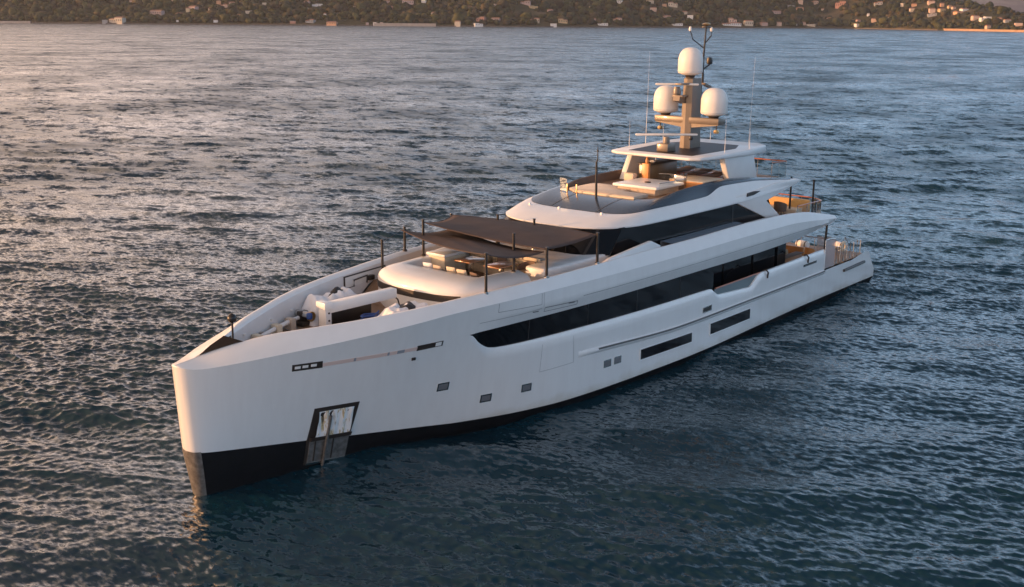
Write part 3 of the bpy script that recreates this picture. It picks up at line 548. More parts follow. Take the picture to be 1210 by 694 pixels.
# bulwark cap: sloping band from knuckle to top edge, rail top, inner face
cs = [q for q in ss if q <= 41.5] + [42.0, 42.4, 42.7]
cap = MB(); inn = MB(); rail = MB()
def fl_z(s): return float(np.interp(s, [0, 11.4, 12.6, 42], [4.42, 4.42, 5.16, 5.12]))
for sd in for_side:
    rows = []; ri = []
    for s in cs:
        a = HP(s, zk(s), sd); tz = zt(s); tb = bt_(s); x = s - .3
        tp = (max(x, a[0]), sd * tb, tz); r = [a]
        for t in (.08, .5, .9): r.append(tuple(lerp(a[k], tp[k], t) + (0.018 * math.sin(t * math.pi) if k == 2 else 0) for k in range(3)))
        r.append(tp)
        w_in = .34 * sstep(2.2, 4.0, s) - .12 * sstep(12, 20, s); ib = max(0, tb - w_in)
        r.append((tp[0], sd * max(0, tb - w_in * .25), tz + .005)); r.append((tp[0], sd * max(0, tb - w_in * .8), tz - .05)); r.append((tp[0], sd * ib, tz - .11)); rows.append(r)
        if s >= 2.6:
            fz = fl_z(s); il = max(0.0, ib - .04 * sstep(1, 3, s)); ri.append([(tp[0], sd * ib, tz - .11), (tp[0], sd * il, fz)])
    cap.grid(rows); inn.grid(ri)
cap.build('bulwark_cap', 'white', Yt, smooth=40)
inn.build('bulwark_inner_face', 'inner', Yt, smooth=40)
# dark wedge at the very bow where the well begins
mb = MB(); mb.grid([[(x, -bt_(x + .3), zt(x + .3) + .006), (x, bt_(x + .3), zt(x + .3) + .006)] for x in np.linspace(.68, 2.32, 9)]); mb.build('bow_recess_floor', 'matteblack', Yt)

# decks
def deck(name, x0, x1, zf, bf, mtl, n=24):
    mb = MB(); mb.grid([[(x, -bf(x), zf(x)), (x, 0, zf(x) + .02), (x, bf(x), zf(x))] for x in np.linspace(x0, x1, n)]); return mb.build(name, mtl, Yt)
deck('foredeck', 2.4, 11.5, lambda x: 4.42, lambda x: max(.05, bt_(x + .3) - .3), 'teak')
deck('upper_deck', 12.4, 41.6, lambda x: 5.14, lambda x: bt_(x + .3) - .2, 'teak', 50)
mb = MB(); mb.grid([[(11.3, -3.3, 4.44), (11.3, 3.3, 4.44)], [(12.42, -3.5, 5.15), (12.42, 3.5, 5.15)]]); mb.build('deck_ramp', 'teak', Yt)
deck('main_deck', 27.5, 47.6, lambda x: 2.0, lambda x: 4.3, 'teak', 30)
# transom and swim platform
mb = MB(); mb.grid([[(47.6, -4.3, 2.0), (47.6, 4.3, 2.0)], [(48.2, -4.3, .75), (48.2, 4.3, .75)]]); mb.build('transom', 'white', Yt)
mb = MB(); mb.prism([(48.1, -4.36), (49.0, -4.36), (49.45, -3.6), (49.45, 3.6), (49.0, 4.36), (48.1, 4.36)], .36, .74, bev=.05); mb.build('swim_platform', 'white', Yt)
for sd in for_side:                                          # stairs from the main deck down to the swim platform
    st = empty('stern_stair', (47.2, sd * 3.6, .74), Yt)
    for k in range(5):
        z = 1.76 - k * .25; MB().box(47.3 + k * .26, 47.62 + k * .26, sd * 3.6 - .5, sd * 3.6 + .5, z - .12, z, .02).build('step', 'teak', st)
    MB().tube([(47.2, sd * 3.05, 2.0), (47.2, sd * 3.05, 2.95), (48.4, sd * 3.05, 1.75), (48.4, sd * 3.05, .8)], .028).build('stair_rail', 'steel', st)

# glazing behind the window bands
gl = MB()
for sd in for_side:
    rows = []
    for s in [q for q in ss if 10.9 <= q <= 28.3]:
        rows.append([HP(s, lerp(z1(s) - .02, z2(s) + .02, t), sd, -.16 * sstep(10.9, 11.6, s) + 0) for t in np.linspace(0, 1, 4)])
    gl.grid(rows)
band = gl.build('window_band', 'glass', Yt, smooth=50)
# ledge under the band and soffit above it
lg = MB()
for sd in for_side:
    lg.grid([[HP(s, z1(s), sd, -.10 * sstep(10.9, 12.2, s)), HP(s, z1(s) + .004, sd, -.19 * sstep(10.9, 11.6, s))] for s in ss if 10.9 <= s <= 28.3])
    lg.grid([[HP(s, z2(s), sd, -.12 * sstep(10.9, 14, s)), HP(s, z2(s) - .002, sd, -.19 * sstep(10.9, 11.6, s))] for s in ss if 10.9 <= s <= 28.3])
lg.build('window_reveal', 'white', Yt)
mb = MB()
for x in (13.9, 17.6, 21.2, 24.8):                           # glass joints in the band
    mb.grid([[HX(x, lerp(z1(x + .3), z2(x + .3), t), -.150), HX(x + .035, lerp(z1(x + .3), z2(x + .3), t), -.150)] for t in np.linspace(0, 1, 4)])
mb.build('glass_joint', 'dark', band)
# bulwark inner face aft, with rounded rail; main-deck house glass wall; cutout balustrade
for sd in for_side:
    mb = MB(); mb.grid([[HP(s, z1(s), sd, -.10), HP(s, z1(s) + .015, sd, -.16), HP(s, z1(s), sd, -.22), (HP(s, 2.0, sd)[0], sd * (ybase(s, 3) - .24), 2.0)] for s in ss if s >= 28.3]); mb.build('aft_bulwark', 'white', Yt)
    MB().box(41.1, 41.2, min(sd * 4.5, sd * 4.2), max(sd * 4.5, sd * 4.2), 2.0, 3.2, .03).build('bulwark_end', 'white', Yt)
cut = empty('balcony_balustrade', (30.5, -4.5, 2.6), Yt)
mb = MB(); mb.grid([[HP(s, z1(s) - .02, -1, -.16), HP(s, max(z1(s), lerp(3.22, 3.16, (s - 28.3) / 5)), -1, -.16)] for s in ss if 28.3 <= s <= 33.5]); mb.build('glass_panel', 'balglass', cut)
mb = MB(); mb.tube([HP(s, 3.22, -1, -.16) for s in (28.5, 30, 31.5, 33.3)], .045); mb.build('handrail', 'redtrim', cut)
hs = MB()
hs.grid([[(27.9, -4.5, 2.0), (27.9, -4.5, 4.45)], [(27.95, -3.75, 2.0), (27.95, -3.75, 4.5)], [(37.6, -3.7, 2.0), (37.6, -3.7, 4.6)], [(37.65, 3.7, 2.0), (37.65, 3.7, 4.6)], [(27.95, 3.75, 2.0), (27.95, 3.75, 4.5)]])
saloon = hs.build('saloon_glass_wall', 'glass', Yt, smooth=0)
for x in (30.4, 33.6, 36.4):
    MB().box(x, x + .08, -3.79, -3.72, 2.02, 4.6).build('mullion', 'glass', saloon, smooth=0)
# soffit under the upper deck overhang
mb = MB()
for sd in for_side: mb.grid([[HP(s, z2(s), sd, -.12), (HP(s, z2(s), sd)[0], sd * 2.0, z2(s) + .12), (HP(s, z2(s), sd)[0], 0, z2(s) + .12)] for s in cs if s >= 27.5])
mb.build('overhang_soffit', 'white', Yt)
# overhang tail: continues the topside aft of the hull end and closes it
mb = MB()
for sd in for_side:
    rows = []
    for s in (41.5, 42.0, 42.4, 42.7):
        a, c, k = z2(s), zc(s), zk(s); r = [(s - .3, sd * (4.40 - (s - 41.5) * .06), a), (s - .3, sd * (4.54 - (s - 41.5) * .1), c)]
        p = HP(s, k, sd); r.append(p); rows.append(r)
    mb.grid(rows)
p = HP(42.7, zk(42.7)); mb.add([(42.4, -4.3, z2(42.7)), (42.4, 4.3, z2(42.7)), (42.4, 4.3, 5.1), (42.4, -4.3, 5.1)], [(0, 1, 2, 3)])
mb.build('overhang_tail', 'white', Yt)

# rub rail: white bulge with dark strip on top
rr = empty('rub_rail', (30, 0, 2), Yt)
mb = MB(); mk = MB()
for sd in for_side:
    rows = []; r2 = []
    for x in list(np.linspace(16.9, 41.1, 60)):
        e = sstep(16.9, 17.7, x); z = 2.30 - .30 * sstep(16, 25, x) - .08 * sstep(28, 41, x)
        rows.append([HX(x, z - .16, 0, sd), HX(x, z - .09, .09 * e, sd), HX(x, z, .12 * e, sd), HX(x, z + .06, .10 * e, sd), HX(x, z + .12, 0, sd)])
        if x > 18.0: r2.append([HX(x, z + .005, .127, sd), HX(x, z + .062, .108, sd), HX(x, z + .075, .08, sd)])
    mb.grid(rows); mk.grid(r2)
mb.build('moulding', 'white', rr); mk.build('rubber_strip', 'dark', rr)

# details on the hull side
def patch(poly, off, nx=1, nz=1, side=-1):
    """quad patch (4 corners x,z) laid on the hull, off proud"""
    (a, b, c, d_) = poly; rows = []
    for i in range(nz + 1):
        t = i / nz; l = (lerp(a[0], d_[0], t), lerp(a[1], d_[1], t)); r = (lerp(b[0], c[0], t), lerp(b[1], c[1], t))
        rows.append([HX(lerp(l[0], r[0], j / nx), lerp(l[1], r[1], j / nx), off, side) for j in range(nx + 1)])
    return rows
def plate(name, poly, mtl, off=.012, parent=Yt, nx=6, nz=3, side=-1, label=None):
    a = patch(poly, off, nx, nz, side); b = patch(poly, -.02, nx, nz, side); mb = MB(); mb.grid(a)
    e = [a[0], b[0]]; mb.grid(e); mb.grid([a[-1], b[-1]]); mb.grid([[r[0] for r in a], [r[0] for r in b]]); mb.grid([[r[-1] for r in a], [r[-1] for r in b]])
    return mb.build(name, mtl, parent, smooth=30, label=label)
def frame(name, poly, w, mtl, off, parent, side=-1):
    cx = sum(p[0] for p in poly) / 4; cz = sum(p[1] for p in poly) / 4; mb = MB()
    def inset(p):
        return (p[0] - math.copysign(w, p[0] - cx), p[1] - math.copysign(w, p[1] - cz))
    for i in range(4):
        p, q = poly[i], poly[(i + 1) % 4]; ip, iq = inset(p), inset(q); rows = [[], []]
        for t in np.linspace(0, 1, 6):
            rows[0].append(HX(lerp(p[0], q[0], t), lerp(p[1], q[1], t), off, side)); rows[1].append(HX(lerp(ip[0], iq[0], t), lerp(ip[1], iq[1], t), off, side))
        r0 = [HX(lerp(p[0], q[0], t), lerp(p[1], q[1], t), -.01, side) for t in np.linspace(0, 1, 6)]
        mb.grid([r0, rows[0], rows[1]])
    return mb.build(name, mtl, parent, smooth=0)
for side in (-1, 1):
    for (x0, x1, za, zb_2) in ((21.41, 25.75, 1.05, 1.55), (27.5, 31.83, 1.0, 1.57)):
        poly = [(x0, za), (x1, za - .04), (x1, zb_2 - .12 + .06), (x0, zb_2)]
        w = plate('hull_window', poly, 'glass', .006, nx=10, side=side)
        frame('window_frame', [(x0 - .05, za - .05), (x1 + .05, za - .09), (x1 + .05, zb_2 - .01), (x0 - .05, zb_2 + .05)], .06, 'white', .022, w, side)
    for (x, z) in ((9.79, 2.31), (11.95, 1.36), (13.94, 1.42), (18.93, 1.44), (19.67, 1.44)):
        q = plate('porthole', [(x - .22, z - .13), (x + .22, z - .14), (x + .22, z + .13), (x - .22, z + .14)], 'portglass', .004, nx=3, nz=2, side=side)
        frame('porthole_frame', [(x - .26, z - .17), (x + .26, z - .18), (x + .26, z + .17), (x - .26, z + .18)], .05, 'steel', .016, q, side)
    q = plate('vent_opening', [(26.75, 2.28), (27.55, 2.29), (27.55, 2.51), (26.75, 2.50)], 'dark', .008, nx=3, side=side)
    frame('vent_frame', [(26.71, 2.24), (27.59, 2.25), (27.59, 2.55), (26.71, 2.54)], .045, 'steel', .018, q, side)
    # mooring slot forward and the long slotted light strip aft of it
    q = plate('mooring_slot', [(3.37, 4.19), (4.46, 4.16), (4.43, 4.43), (3.35, 4.45)], 'dark', .008, nx=8, side=side)
    for k in (3.45, 3.72, 4.02): plate('slot_fitting', [(k, 4.27), (k + .2, 4.26), (k + .2, 4.36), (k, 4.37)], 'whitemetal', .02, q, nx=3, side=side)
    q = plate('slot_strip', [(4.46, 4.20), (9.3, 4.20), (9.3, 4.34), (4.46, 4.35)], mat('rose_copper_strip', (0.74, 0.56, 0.50), 0.35, metal=0.1), .010, nx=24, side=side)
    for a, b in ((5.6, 5.68), (6.9, 6.98), (7.3, 7.6)): plate('strip_divider', [(a, 4.21), (b, 4.21), (b, 4.34), (a, 4.34)], 'grey', .016, q, nx=3, side=side)
    q = plate('aft_mooring_slot', [(8.15, 4.17), (9.32, 4.17), (9.33, 4.38), (8.16, 4.38)], 'dark', .018, nx=8, side=side)
    plate('slot_fitting', [(8.98, 4.20), (9.25, 4.20), (9.25, 4.35), (8.98, 4.35)], 'whitemetal', .026, q, nx=3, side=side)
    # door and flush panels: thin gap lines
    def gap(pts, w=.022, name='panel_gap', mtl='seam'):
        mb = MB()
        for (p, q_) in zip(pts[:-1], pts[1:]):
            dx, dz = q_[0] - p[0], q_[1] - p[1]; L = math.hypot(dx, dz); nx_, nz_ = -dz / L * w / 2, dx / L * w / 2
            mb.grid([[HX(lerp(p[0], q_[0], t) + nx_, lerp(p[1], q_[1], t) + nz_, .004 if p[1] < 4.4 else .045, side) for t in np.linspace(0, 1, 8)], [HX(lerp(p[0], q_[0], t) - nx_, lerp(p[1], q_[1], t) - nz_, .004 if p[1] < 4.4 else .045, side) for t in np.linspace(0, 1, 8)]])
        return mb.build(name, mtl, Yt, smooth=0)
    gap([(14.62, 3.2), (14.58, 1.98), (16.6, 2.0), (16.52, 3.2)], .012)
    # (panels above the window band are laid on the upper topside)
    q = plate('hull_camera', [(8.02, 3.80), (8.15, 3.80), (8.15, 3.91), (8.02, 3.91)], 'dark', .07, nx=2, side=side)
# flush lockers on the upper topside
def UP(x, z, sd=-1, off=.006):
    s = S_of(x, z); c, k = zc(s), zk(s); w = sstep(10.9, 14, s); a = z2(s)
    o = lerp(-.12, .04, (z - a) / (c - a)) * w if z < c else lerp(.04, 0, min((z - c) / (k - c), 1)) * w
    return HP(s, z, sd, o + off)
def upline(pts, w=.022):
    mb = MB()
    for p, q in zip(pts[:-1], pts[1:]):
        dx, dz = q[0] - p[0], q[1] - p[1]; L = math.hypot(dx, dz); a, b = -dz / L * w / 2, dx / L * w / 2
        mb.grid([[UP(lerp(p[0], q[0], t) + a, lerp(p[1], q[1], t) + b) for t in np.linspace(0, 1, 10)], [UP(lerp(p[0], q[0], t) - a, lerp(p[1], q[1], t) - b) for t in np.linspace(0, 1, 10)]])
    return mb.build('gap_and_shade_line', 'seam', Yt, smooth=0)
upline([(11.9, 5.44), (11.9, 5.08), (14.35, 4.98), (14.35, 5.45)], .016)
upline([(14.6, 4.80), (16.7, 4.72), (16.7, 4.56)], .03); upline([(14.6, 4.80), (14.6, 4.62), (16.7, 4.56)], .022)
upline([(14.48, 5.46), (14.48, 4.86)], .012)
upline([(11.0, 4.78), (13.2, 4.76), (14.4, 4.80)], .014)
for a, b in ((13.9, 14.25), (16.1, 16.5)): upline([(a, 4.72), (b, 4.70)], .05)
# dark line painted along the overhang crease for the shade in its groove
upline([(17.0, 4.90), (22, 4.90), (28, 4.90), (34, 4.89), (40, 4.87)], .018)

# anchor pocket: dark frame, crumpled steel liner with painted reflections, lower plate, shank
apk = empty('anchor_pocket', (5.2, -1.5, 1.5), Yt)
P4 = [(4.36, .14), (6.10, .02), (6.22, 2.43), (4.46, 2.49)]
frame('pocket_frame', P4, .0, 'dark', .0, apk)
def pk(u, v): a = (lerp(P4[0][0], P4[1][0], u), lerp(P4[0][1], P4[1][1], u)); b = (lerp(P4[3][0], P4[2][0], u), lerp(P4[3][1], P4[2][1], u)); return (lerp(a[0], b[0], v), lerp(a[1], b[1], v))
def pq(u0, u1, v0, v1): return [pk(u0, v0), pk(u1, v0), pk(u1, v1), pk(u0, v1)]
plate('pocket_surround', pq(0, 1, 0, 1), 'dark', .02, apk, nx=8, nz=8)
linr = mat('reflection_streaked_steel', (0.86, 0.84, 0.80), 0.3, metal=0.15, bump=1.0, bscale=2.6)
mb = MB(); rl = random.Random(4)
rows = []
for i in range(9):
    r = []
    for j in range(15):
        u, v = lerp(.12, .90, j / 14), lerp(.49, .93, i / 8); x, z = pk(u, v); r.append(HX(x, z, .03 + .12 * (1 - i / 8) + (0.045 * math.sin(j * 1.9 + .25 * i) + .02 * rl.uniform(-1, 1)) * (0 < i < 8)))
    rows.append(r)
mb.grid(rows); nt = linr.node_tree; b = nt.nodes['Principled BSDF']; tc = nt.nodes.new('ShaderNodeTexCoord'); mp = nt.nodes.new('ShaderNodeMapping'); mp.inputs['Scale'].default_value = (5, 5, .7); nt.links.new(tc.outputs['Object'], mp.inputs[0])
nn = nt.nodes.new('ShaderNodeTexNoise'); nn.inputs['Scale'].default_value = 1.6; nn.inputs['Detail'].default_value = 5; nt.links.new(mp.outputs[0], nn.inputs['Vector']); cr = nt.nodes.new('ShaderNodeValToRGB'); el = cr.color_ramp.elements
el[0].position = .30; el[0].color = (.14, .11, .07, 1); el[1].position = .40; el[1].color = (.66, .52, .30, 1); q = el.new(.46); q.color = (.9, .88, .86, 1); q = el.new(.62); q.color = (.85, .84, .83, 1); q = el.new(.74); q.color = (.45, .36, .24, 1)  # dark, tan and white streaks paint mirrored sea and sky into the colour
nt.links.new(nn.outputs[0], cr.inputs[0]); nt.links.new(cr.outputs[0], b.inputs['Base Color'])
mb.build('polished_liner', linr, apk, smooth=20)
plate('lower_plate', pq(.06, .97, .03, .43), 'dullsteel', .05, apk, nx=8, nz=4)
plate('lower_plate_lip', pq(.03, .99, 0, .035), 'steel', .07, apk, nx=8, nz=1)
plate('divider_bar', pq(.04, .97, .42, .48), 'dark', .16, apk, nx=8, nz=1)
mb = MB(); p0 = pk(.42, .0); p1 = pk(.36, .84); mb.tube([HX(p0[0], p0[1] - .1, .13), HX(p1[0], p1[1], .13)], .06); mb.build('anchor_shank', 'dullsteel', apk)
for u in (.2, .62):
    a, b = pk(u, .06), pk(u - .01, .4); MB().tube([HX(a[0], a[1], .06), HX(b[0], b[1], .06)], .03).build('fender_rib', 'dark', apk)

# fairleads, cleats on the stern quarter
for sd in for_side:
    mb = MB(); mb.tube([HX(44.0, 1.50, .05, sd), HX(47.1, 1.57, .05, sd)], [.09, .09]); mb.build('fender_bar', 'dark', Yt)
    mb = MB(); mb.box(38.2, 39.9, sd * 4.60, sd * 4.5, 2.62, 2.78, .03); 
    q = MB().grid([[HX(x, 2.66, .012, sd), HX(x, 2.80, .012, sd)] for x in np.linspace(38.2, 40.0, 6)]).build('fairlead', 'steel', Yt)
    MB().grid([[HX(x, 2.69, .02, sd), HX(x, 2.77, .02, sd)] for x in np.linspace(38.35, 39.85, 6)]).build('fairlead_opening', 'dark', q)
    for x in (33.6, 38.75):
        MB().tube([HX(x, 2.85, .02, sd), HX(x, 3.15, .05, sd), HX(x, 3.3, -.1, sd), HX(x, 3.25, -.25, sd)], .05).build('cleat_strap', 'dark', Yt)

# ---------------- forward lounge coachroof
def tout(t, d=0.0):
    """outline of the coachroof, t in -1..1 from port aft round the bow end to starboard aft; d insets it"""
    a = abs(t); sg = 1 if t > 0 else -1
    if a > 0.55: x = lerp(13.4, 15.15, (a - .55) / .45); y = lerp(3.0, 3.20, (a - .55) / .45) - d
    else:
        ph = a / .55 * math.pi / 2; x = 13.4 - (13.4 - 11.1 - d) * max(math.cos(ph), 0) ** .62; y = (3.0 - d) * math.sin(ph) ** .82
    return x, sg * y
def tin(t):
    a = abs(t); sg = 1 if t > 0 else -1
    if a > .5: return lerp(13.05, 15.15, (a - .5) / .5), sg * lerp(2.1, 2.25, (a - .5) / .5)
    if a > .42: q = (a - .42) / .08; return lerp(12.98, 13.05, q), sg * lerp(2.0, 2.1, q)
    return 12.95, sg * a / .42 * 2.0
coach = MB(); rows = []
for t in np.linspace(-1, 1, 61):
    r = []
    for d_, z in ((0.02, 4.4), (0.01, 5.2), (0, 5.56), (.03, 5.68), (.12, 5.80), (.30, 5.91), (.56, 5.975)): x, y = tout(t, d_); r.append((x, y, z))
    xo, yo = tout(t, .58); xi, yi = tin(t)
    for q in (.35, .7): r.append((lerp(xo, xi, q), lerp(yo, yi, q), 5.985 + .03 * math.sin(q * 3.14)))
    r.append((xi, yi, 6.0)); r.append((lerp(xi, xi + .05, 1), yi * .985, 5.96)); r.append((xi + .06, yi * .98, 5.2)); rows.append(r)
coach.grid(rows); coach.add(rows[0], [tuple(range(len(rows[0])))]); coach.add(rows[-1], [tuple(range(len(rows[0])))])
ch = coach.build('forward_coachroof', 'white', Yt, smooth=40)
mb = MB(); mb.grid([[(*tout(t, -.012), 5.20), (*tout(t, -.016), 5.34), (*tout(t, -.012), 5.49)] for t in np.linspace(-.30, .30, 40)]); mb.build('front_grille', 'grille', ch)
mb = MB()
for z in np.linspace(5.23, 5.46, 6): mb.tube([(*tout(t, -.02), z) for t in np.linspace(-.295, .295, 30)], .012, n=5)
mb.build('grille_slats', 'dark', ch)
mb = MB(); mb.prism([tin(t) for t in np.linspace(-1, 1, 31)] + [(17.4, 2.9), (17.4, -2.9)], 5.15, 5.2); mb.build('lounge_floor', 'teak', ch)
# aft coaming with arms, up to the windscreen
mb = MB(); mb.prism([(16.0, 2.15), (16.0, 3.22), (17.0, 3.3), (22.5, 3.35), (22.5, -3.35), (17.0, -3.3), (16.0, -3.22), (16.0, -2.15), (17.35, -2.1), (17.35, 2.1)], 5.15, 6.02, bev=.10)
ac = mb.build('windscreen_coaming', 'white', Yt, smooth=45)
mb = MB()
for y in (-1.5, -.5, .5, 1.5): mb.box(17.24, 17.34, y - .46, y + .46, 5.55, 6.08, .04)
mb.build('backrest_panels', 'cream', ac)
# raised wings of the bulwark beside the wheelhouse
for sd in for_side:
    mb = MB(); mb.prism([(18.6, 5.9), (19.4, 6.12), (22.6, 6.42), (23.4, 6.1), (23.4, 5.9)], sd * 4.30, sd * 4.12, axis='y', bev=.03); w = mb.build('bulwark_wing', 'white', Yt)
    mb = MB(); mb.grid([[(x, sd * 4.38, 6.045), (x, sd * 3.72, 6.10)] for x in np.linspace(24.3, 31.5, 8)]); mb.build('side_deck_coaming', 'sideglass', Yt)
    mb = MB(); mb.grid([[(x, sd * 3.72, 6.10), (x, sd * 3.72, 5.7)] for x in np.linspace(24.3, 31.5, 8)]); mb.build('side_coaming_inner', 'grey', Yt)

# built-in seating of the bow lounge
seat = empty('bow_lounge_sofa', (13.5, 0, 5.2), Yt)
MB().box(13.05, 13.85, -1.95, 1.95, 5.2, 5.58, .05).build('seat', 'cushion', seat)
for sd in for_side: MB().box(13.85, 15.05, sd * 2.08, sd * 1.4, 5.2, 5.58, .05).build('seat', 'cushion', seat)
for i, y in enumerate((-1.45, -.5, .45, 1.4)): MB().box(13.02, 13.2, y - .44, y + .44, 5.56, 5.82, .06).build('backrest', 'cushion', seat)
seat2 = empty('aft_lounge_sofa', (16.8, 0, 5.2), Yt)
MB().box(16.5, 17.2, -1.9, 1.9, 5.2, 5.58, .05).build('seat', 'cream', seat2)
for y in (-1.4, 0, 1.4): MB().box(17.05, 17.22, y - .62, y + .62, 5.58, 5.95, .06).build('backrest', 'cream', seat2)
box = MB().box(14.7, 16.1, 1.35, 2.35, 5.2, 6.08, .05).build('serving_cabinet', 'cream', Yt)
MB().box(14.62, 16.18, 1.28, 2.42, 6.085, 6.22, .04).build('countertop', 'white', box)

# ---------------- wheelhouse / upper deck house
def wsb(y): a = abs(y); return 19.15 + 0.02 * a * a + max(0, a - 2.2) ** 2 * .75
def wst(y): a = abs(y); return 20.25 + 0.02 * a * a + max(0, a - 2.0) ** 2 * .50
mb = MB(); ys = np.linspace(-3.42, 3.42, 29)
mb.grid([[(wsb(y), y, 5.95), (lerp(wsb(y), wst(y), .5), y * 1.0, 6.5), (wst(y), y, 7.08)] for y in ys])
ws = mb.build('windscreen', 'glass', Yt)
for y in (-2.7, -1.1, 1.1, 2.7):
    mb = MB(); mb.grid([[(wsb(y + e) - .02, y + e, 5.97), (wst(y + e) - .02, y + e, 7.06)] for e in (-.05, .05)]); mb.build('windscreen_pillar', 'blackpole', ws)
for y in (-1.9, .2, 1.9):
    mb = MB(); mb.tube([(wsb(y) - .06, y, 5.98), (lerp(wsb(y), wst(y), .75) - .05, y + .5, 6.8)], .015, n=5); mb.build('wiper', 'blackpole', ws)
for sd in for_side:
    mb = MB(); a = wsb(3.42); b = wst(3.42)
    mb.grid([[(a, sd * 3.42, 5.85), (b, sd * 3.42, 7.1)], [(22.5, sd * 3.60, 5.85), (22.5, sd * 3.55, 7.1)], [(27, sd * 3.66, 5.85), (27, sd * 3.58, 7.1)], [(31.4, sd * 3.66, 5.85), (31.4, sd * 3.58, 7.1)], [(34.95, sd * 3.66, 5.85), (34.9, sd * 3.66, 5.86)]])
    sw = mb.build('side_window', 'glass', Yt, smooth=20)
    for x in (31.3,): mb = MB(); mb.grid([[(x + e, sd * 3.672, 5.86), (x + e, sd * 3.60, 7.08)] for e in (0, .06)]); mb.build('mullion', 'dark', sw)
    mb = MB(); mb.prism([(a + .2, 5.14), (36.8, 5.14), (36.62, 5.78), (34.95, 5.86), (a, 5.86)], sd * 3.66, sd * 3.45, axis='y'); mb.build('house_side', 'white', Yt)
    # aft flank: the leaning Z of the flybridge wing
    mb = MB(); mb.prism([(31.35, 7.12), (34.95, 5.84), (36.65, 5.70), (34.85, 6.80), (38.3, 7.36), (38.95, 7.5), (38.5, 7.62), (36, 7.66), (31.35, 7.4)], sd * 3.74, sd * 3.40, axis='y', bev=.035); mb.build('wing_flank', 'white', Yt)
    mb = MB(); mb.prism([(32.5, 7.28), (33.2, 7.30), (33.95, 7.44), (33.3, 7.50), (32.55, 7.46)], sd * 3.80, sd * 3.72, axis='y'); mb.build('side_vent', 'dark', Yt)
mb = MB(); mb.grid([[(36.7, -3.5, 5.14), (35.2, -3.5, 7.2)], [(36.7, 3.5, 5.14), (35.2, 3.5, 7.2)]]); mb.build('aft_glass_doors', 'glass', Yt)
# roof shell: brow, white flank, dark glossy roof panel
O_ = [(19.75, 0, 7.12), (19.95, 1.5, 7.12), (20.5, 2.65, 7.12), (21.4, 3.35, 7.12), (23.0, 3.72, 7.12), (26, 3.80, 7.12), (29, 3.80, 7.12), (32, 3.80, 7.14), (35.5, 3.78, 7.25), (38.9, 3.70, 7.5)]
W_ = [(22.2, 0, 7.46), (22.25, 1.5, 7.46), (22.4, 2.35, 7.48), (22.75, 2.95, 7.52), (23.8, 3.42, 7.63), (26.5, 3.50, 7.66), (28.7, 3.50, 7.70), (30.4, 3.48, 8.06), (33.2, 3.48, 8.00), (38.6, 3.50, 7.56)]
D_ = [(24.5, 0, 7.86), (24.5, 1.4, 7.86), (24.6, 2.0, 7.87), (24.8, 2.5, 7.90), (25.4, 2.95, 7.97), (27.2, 3.08, 8.19), (29, 3.08, 8.25), (31, 3.08, 8.28), (33.4, 3.08, 8.14), (37.6, 3.2, 7.70)]
n = 64; o_, w_, d_ = curve(O_, n), curve(W_, n), curve(D_, n)
sh = MB(); rg_ = MB(); un = MB(); cw = MB()
for sd in for_side:
    f = lambda p: (p[0], sd * p[1], p[2])
    rows = []
    for a, b in zip(o_, w_):
        r = [f((a[0] + .12, max(0, a[1] - .12), a[2] - .12)), f((a[0] + .01, a[1], a[2] - .06)), f(a)]
        for t in (.12, .35, .65, 1): r.append(f((lerp(a[0], b[0], t), lerp(a[1], b[1], t), lerp(a[2], b[2], t) + .09 * math.sin(min(t * 1.0, 1) * math.pi) * (1 if a[0] < 24 else .5))))
        rows.append(r)
    sh.grid(rows)
    rg_.grid([[f((lerp(a[0], b[0], t), lerp(a[1], b[1], t), lerp(a[2], b[2], t) + .012 + .05 * math.sin(t * math.pi))) for t in np.linspace(0, 1, 6)] for a, b in zip(w_, d_)])
    un.grid([[f((a[0] + .12, max(0, a[1] - .12), a[2] - .12)), f((max(a[0] + .8, 20.9), max(0, a[1] - .9), a[2] - .10))] for a in o_])
    cw.grid([[f((a[0], a[1], a[2] + .012)), f((a[0] + .05, max(0, a[1] - .08), a[2] + .0)), f((a[0] + .06, max(0, a[1] - .10), 7.78))] for a in d_])
sh.build('roof_brow', 'white', Yt, smooth=40); rp = rg_.build('roof_panel', 'roofglass', Yt, smooth=40); un.build('brow_underside', 'white', Yt); cw.build('flybridge_coaming_inner', 'brownseat', Yt)
for y in (-1.35, 1.35): MB().grid([[(lerp(22.25, 24.5, t), y + e, lerp(7.47, 7.875, t) + .05 * math.sin(t * math.pi) + .016) for t in np.linspace(0, 1, 8)] for e in (-.02, .02)]).build('panel_joint', 'seam', rp)
for y in (-1.9, .6, 2.4): MB().box(21.9, 22.0, y - .05, y + .05, 7.44, 7.56, .02).build('roof_cleat', 'white', Yt)
mb = MB(); mb.prism([(24.4, -2.95), (24.4, 2.95), (27, 3.02), (37.4, 3.1), (37.4, -3.1), (27, -3.02)], 7.6, 7.8); mb.build('flybridge_deck', 'teak', Yt, smooth=0)
mb = MB(); mb.prism([(36.6, -3.5), (36.6, 3.5), (38.4, 3.3), (38.4, -3.3)], 7.45, 7.62, bev=.04); mb.build('flybridge_aft_overhang', 'white', Yt)

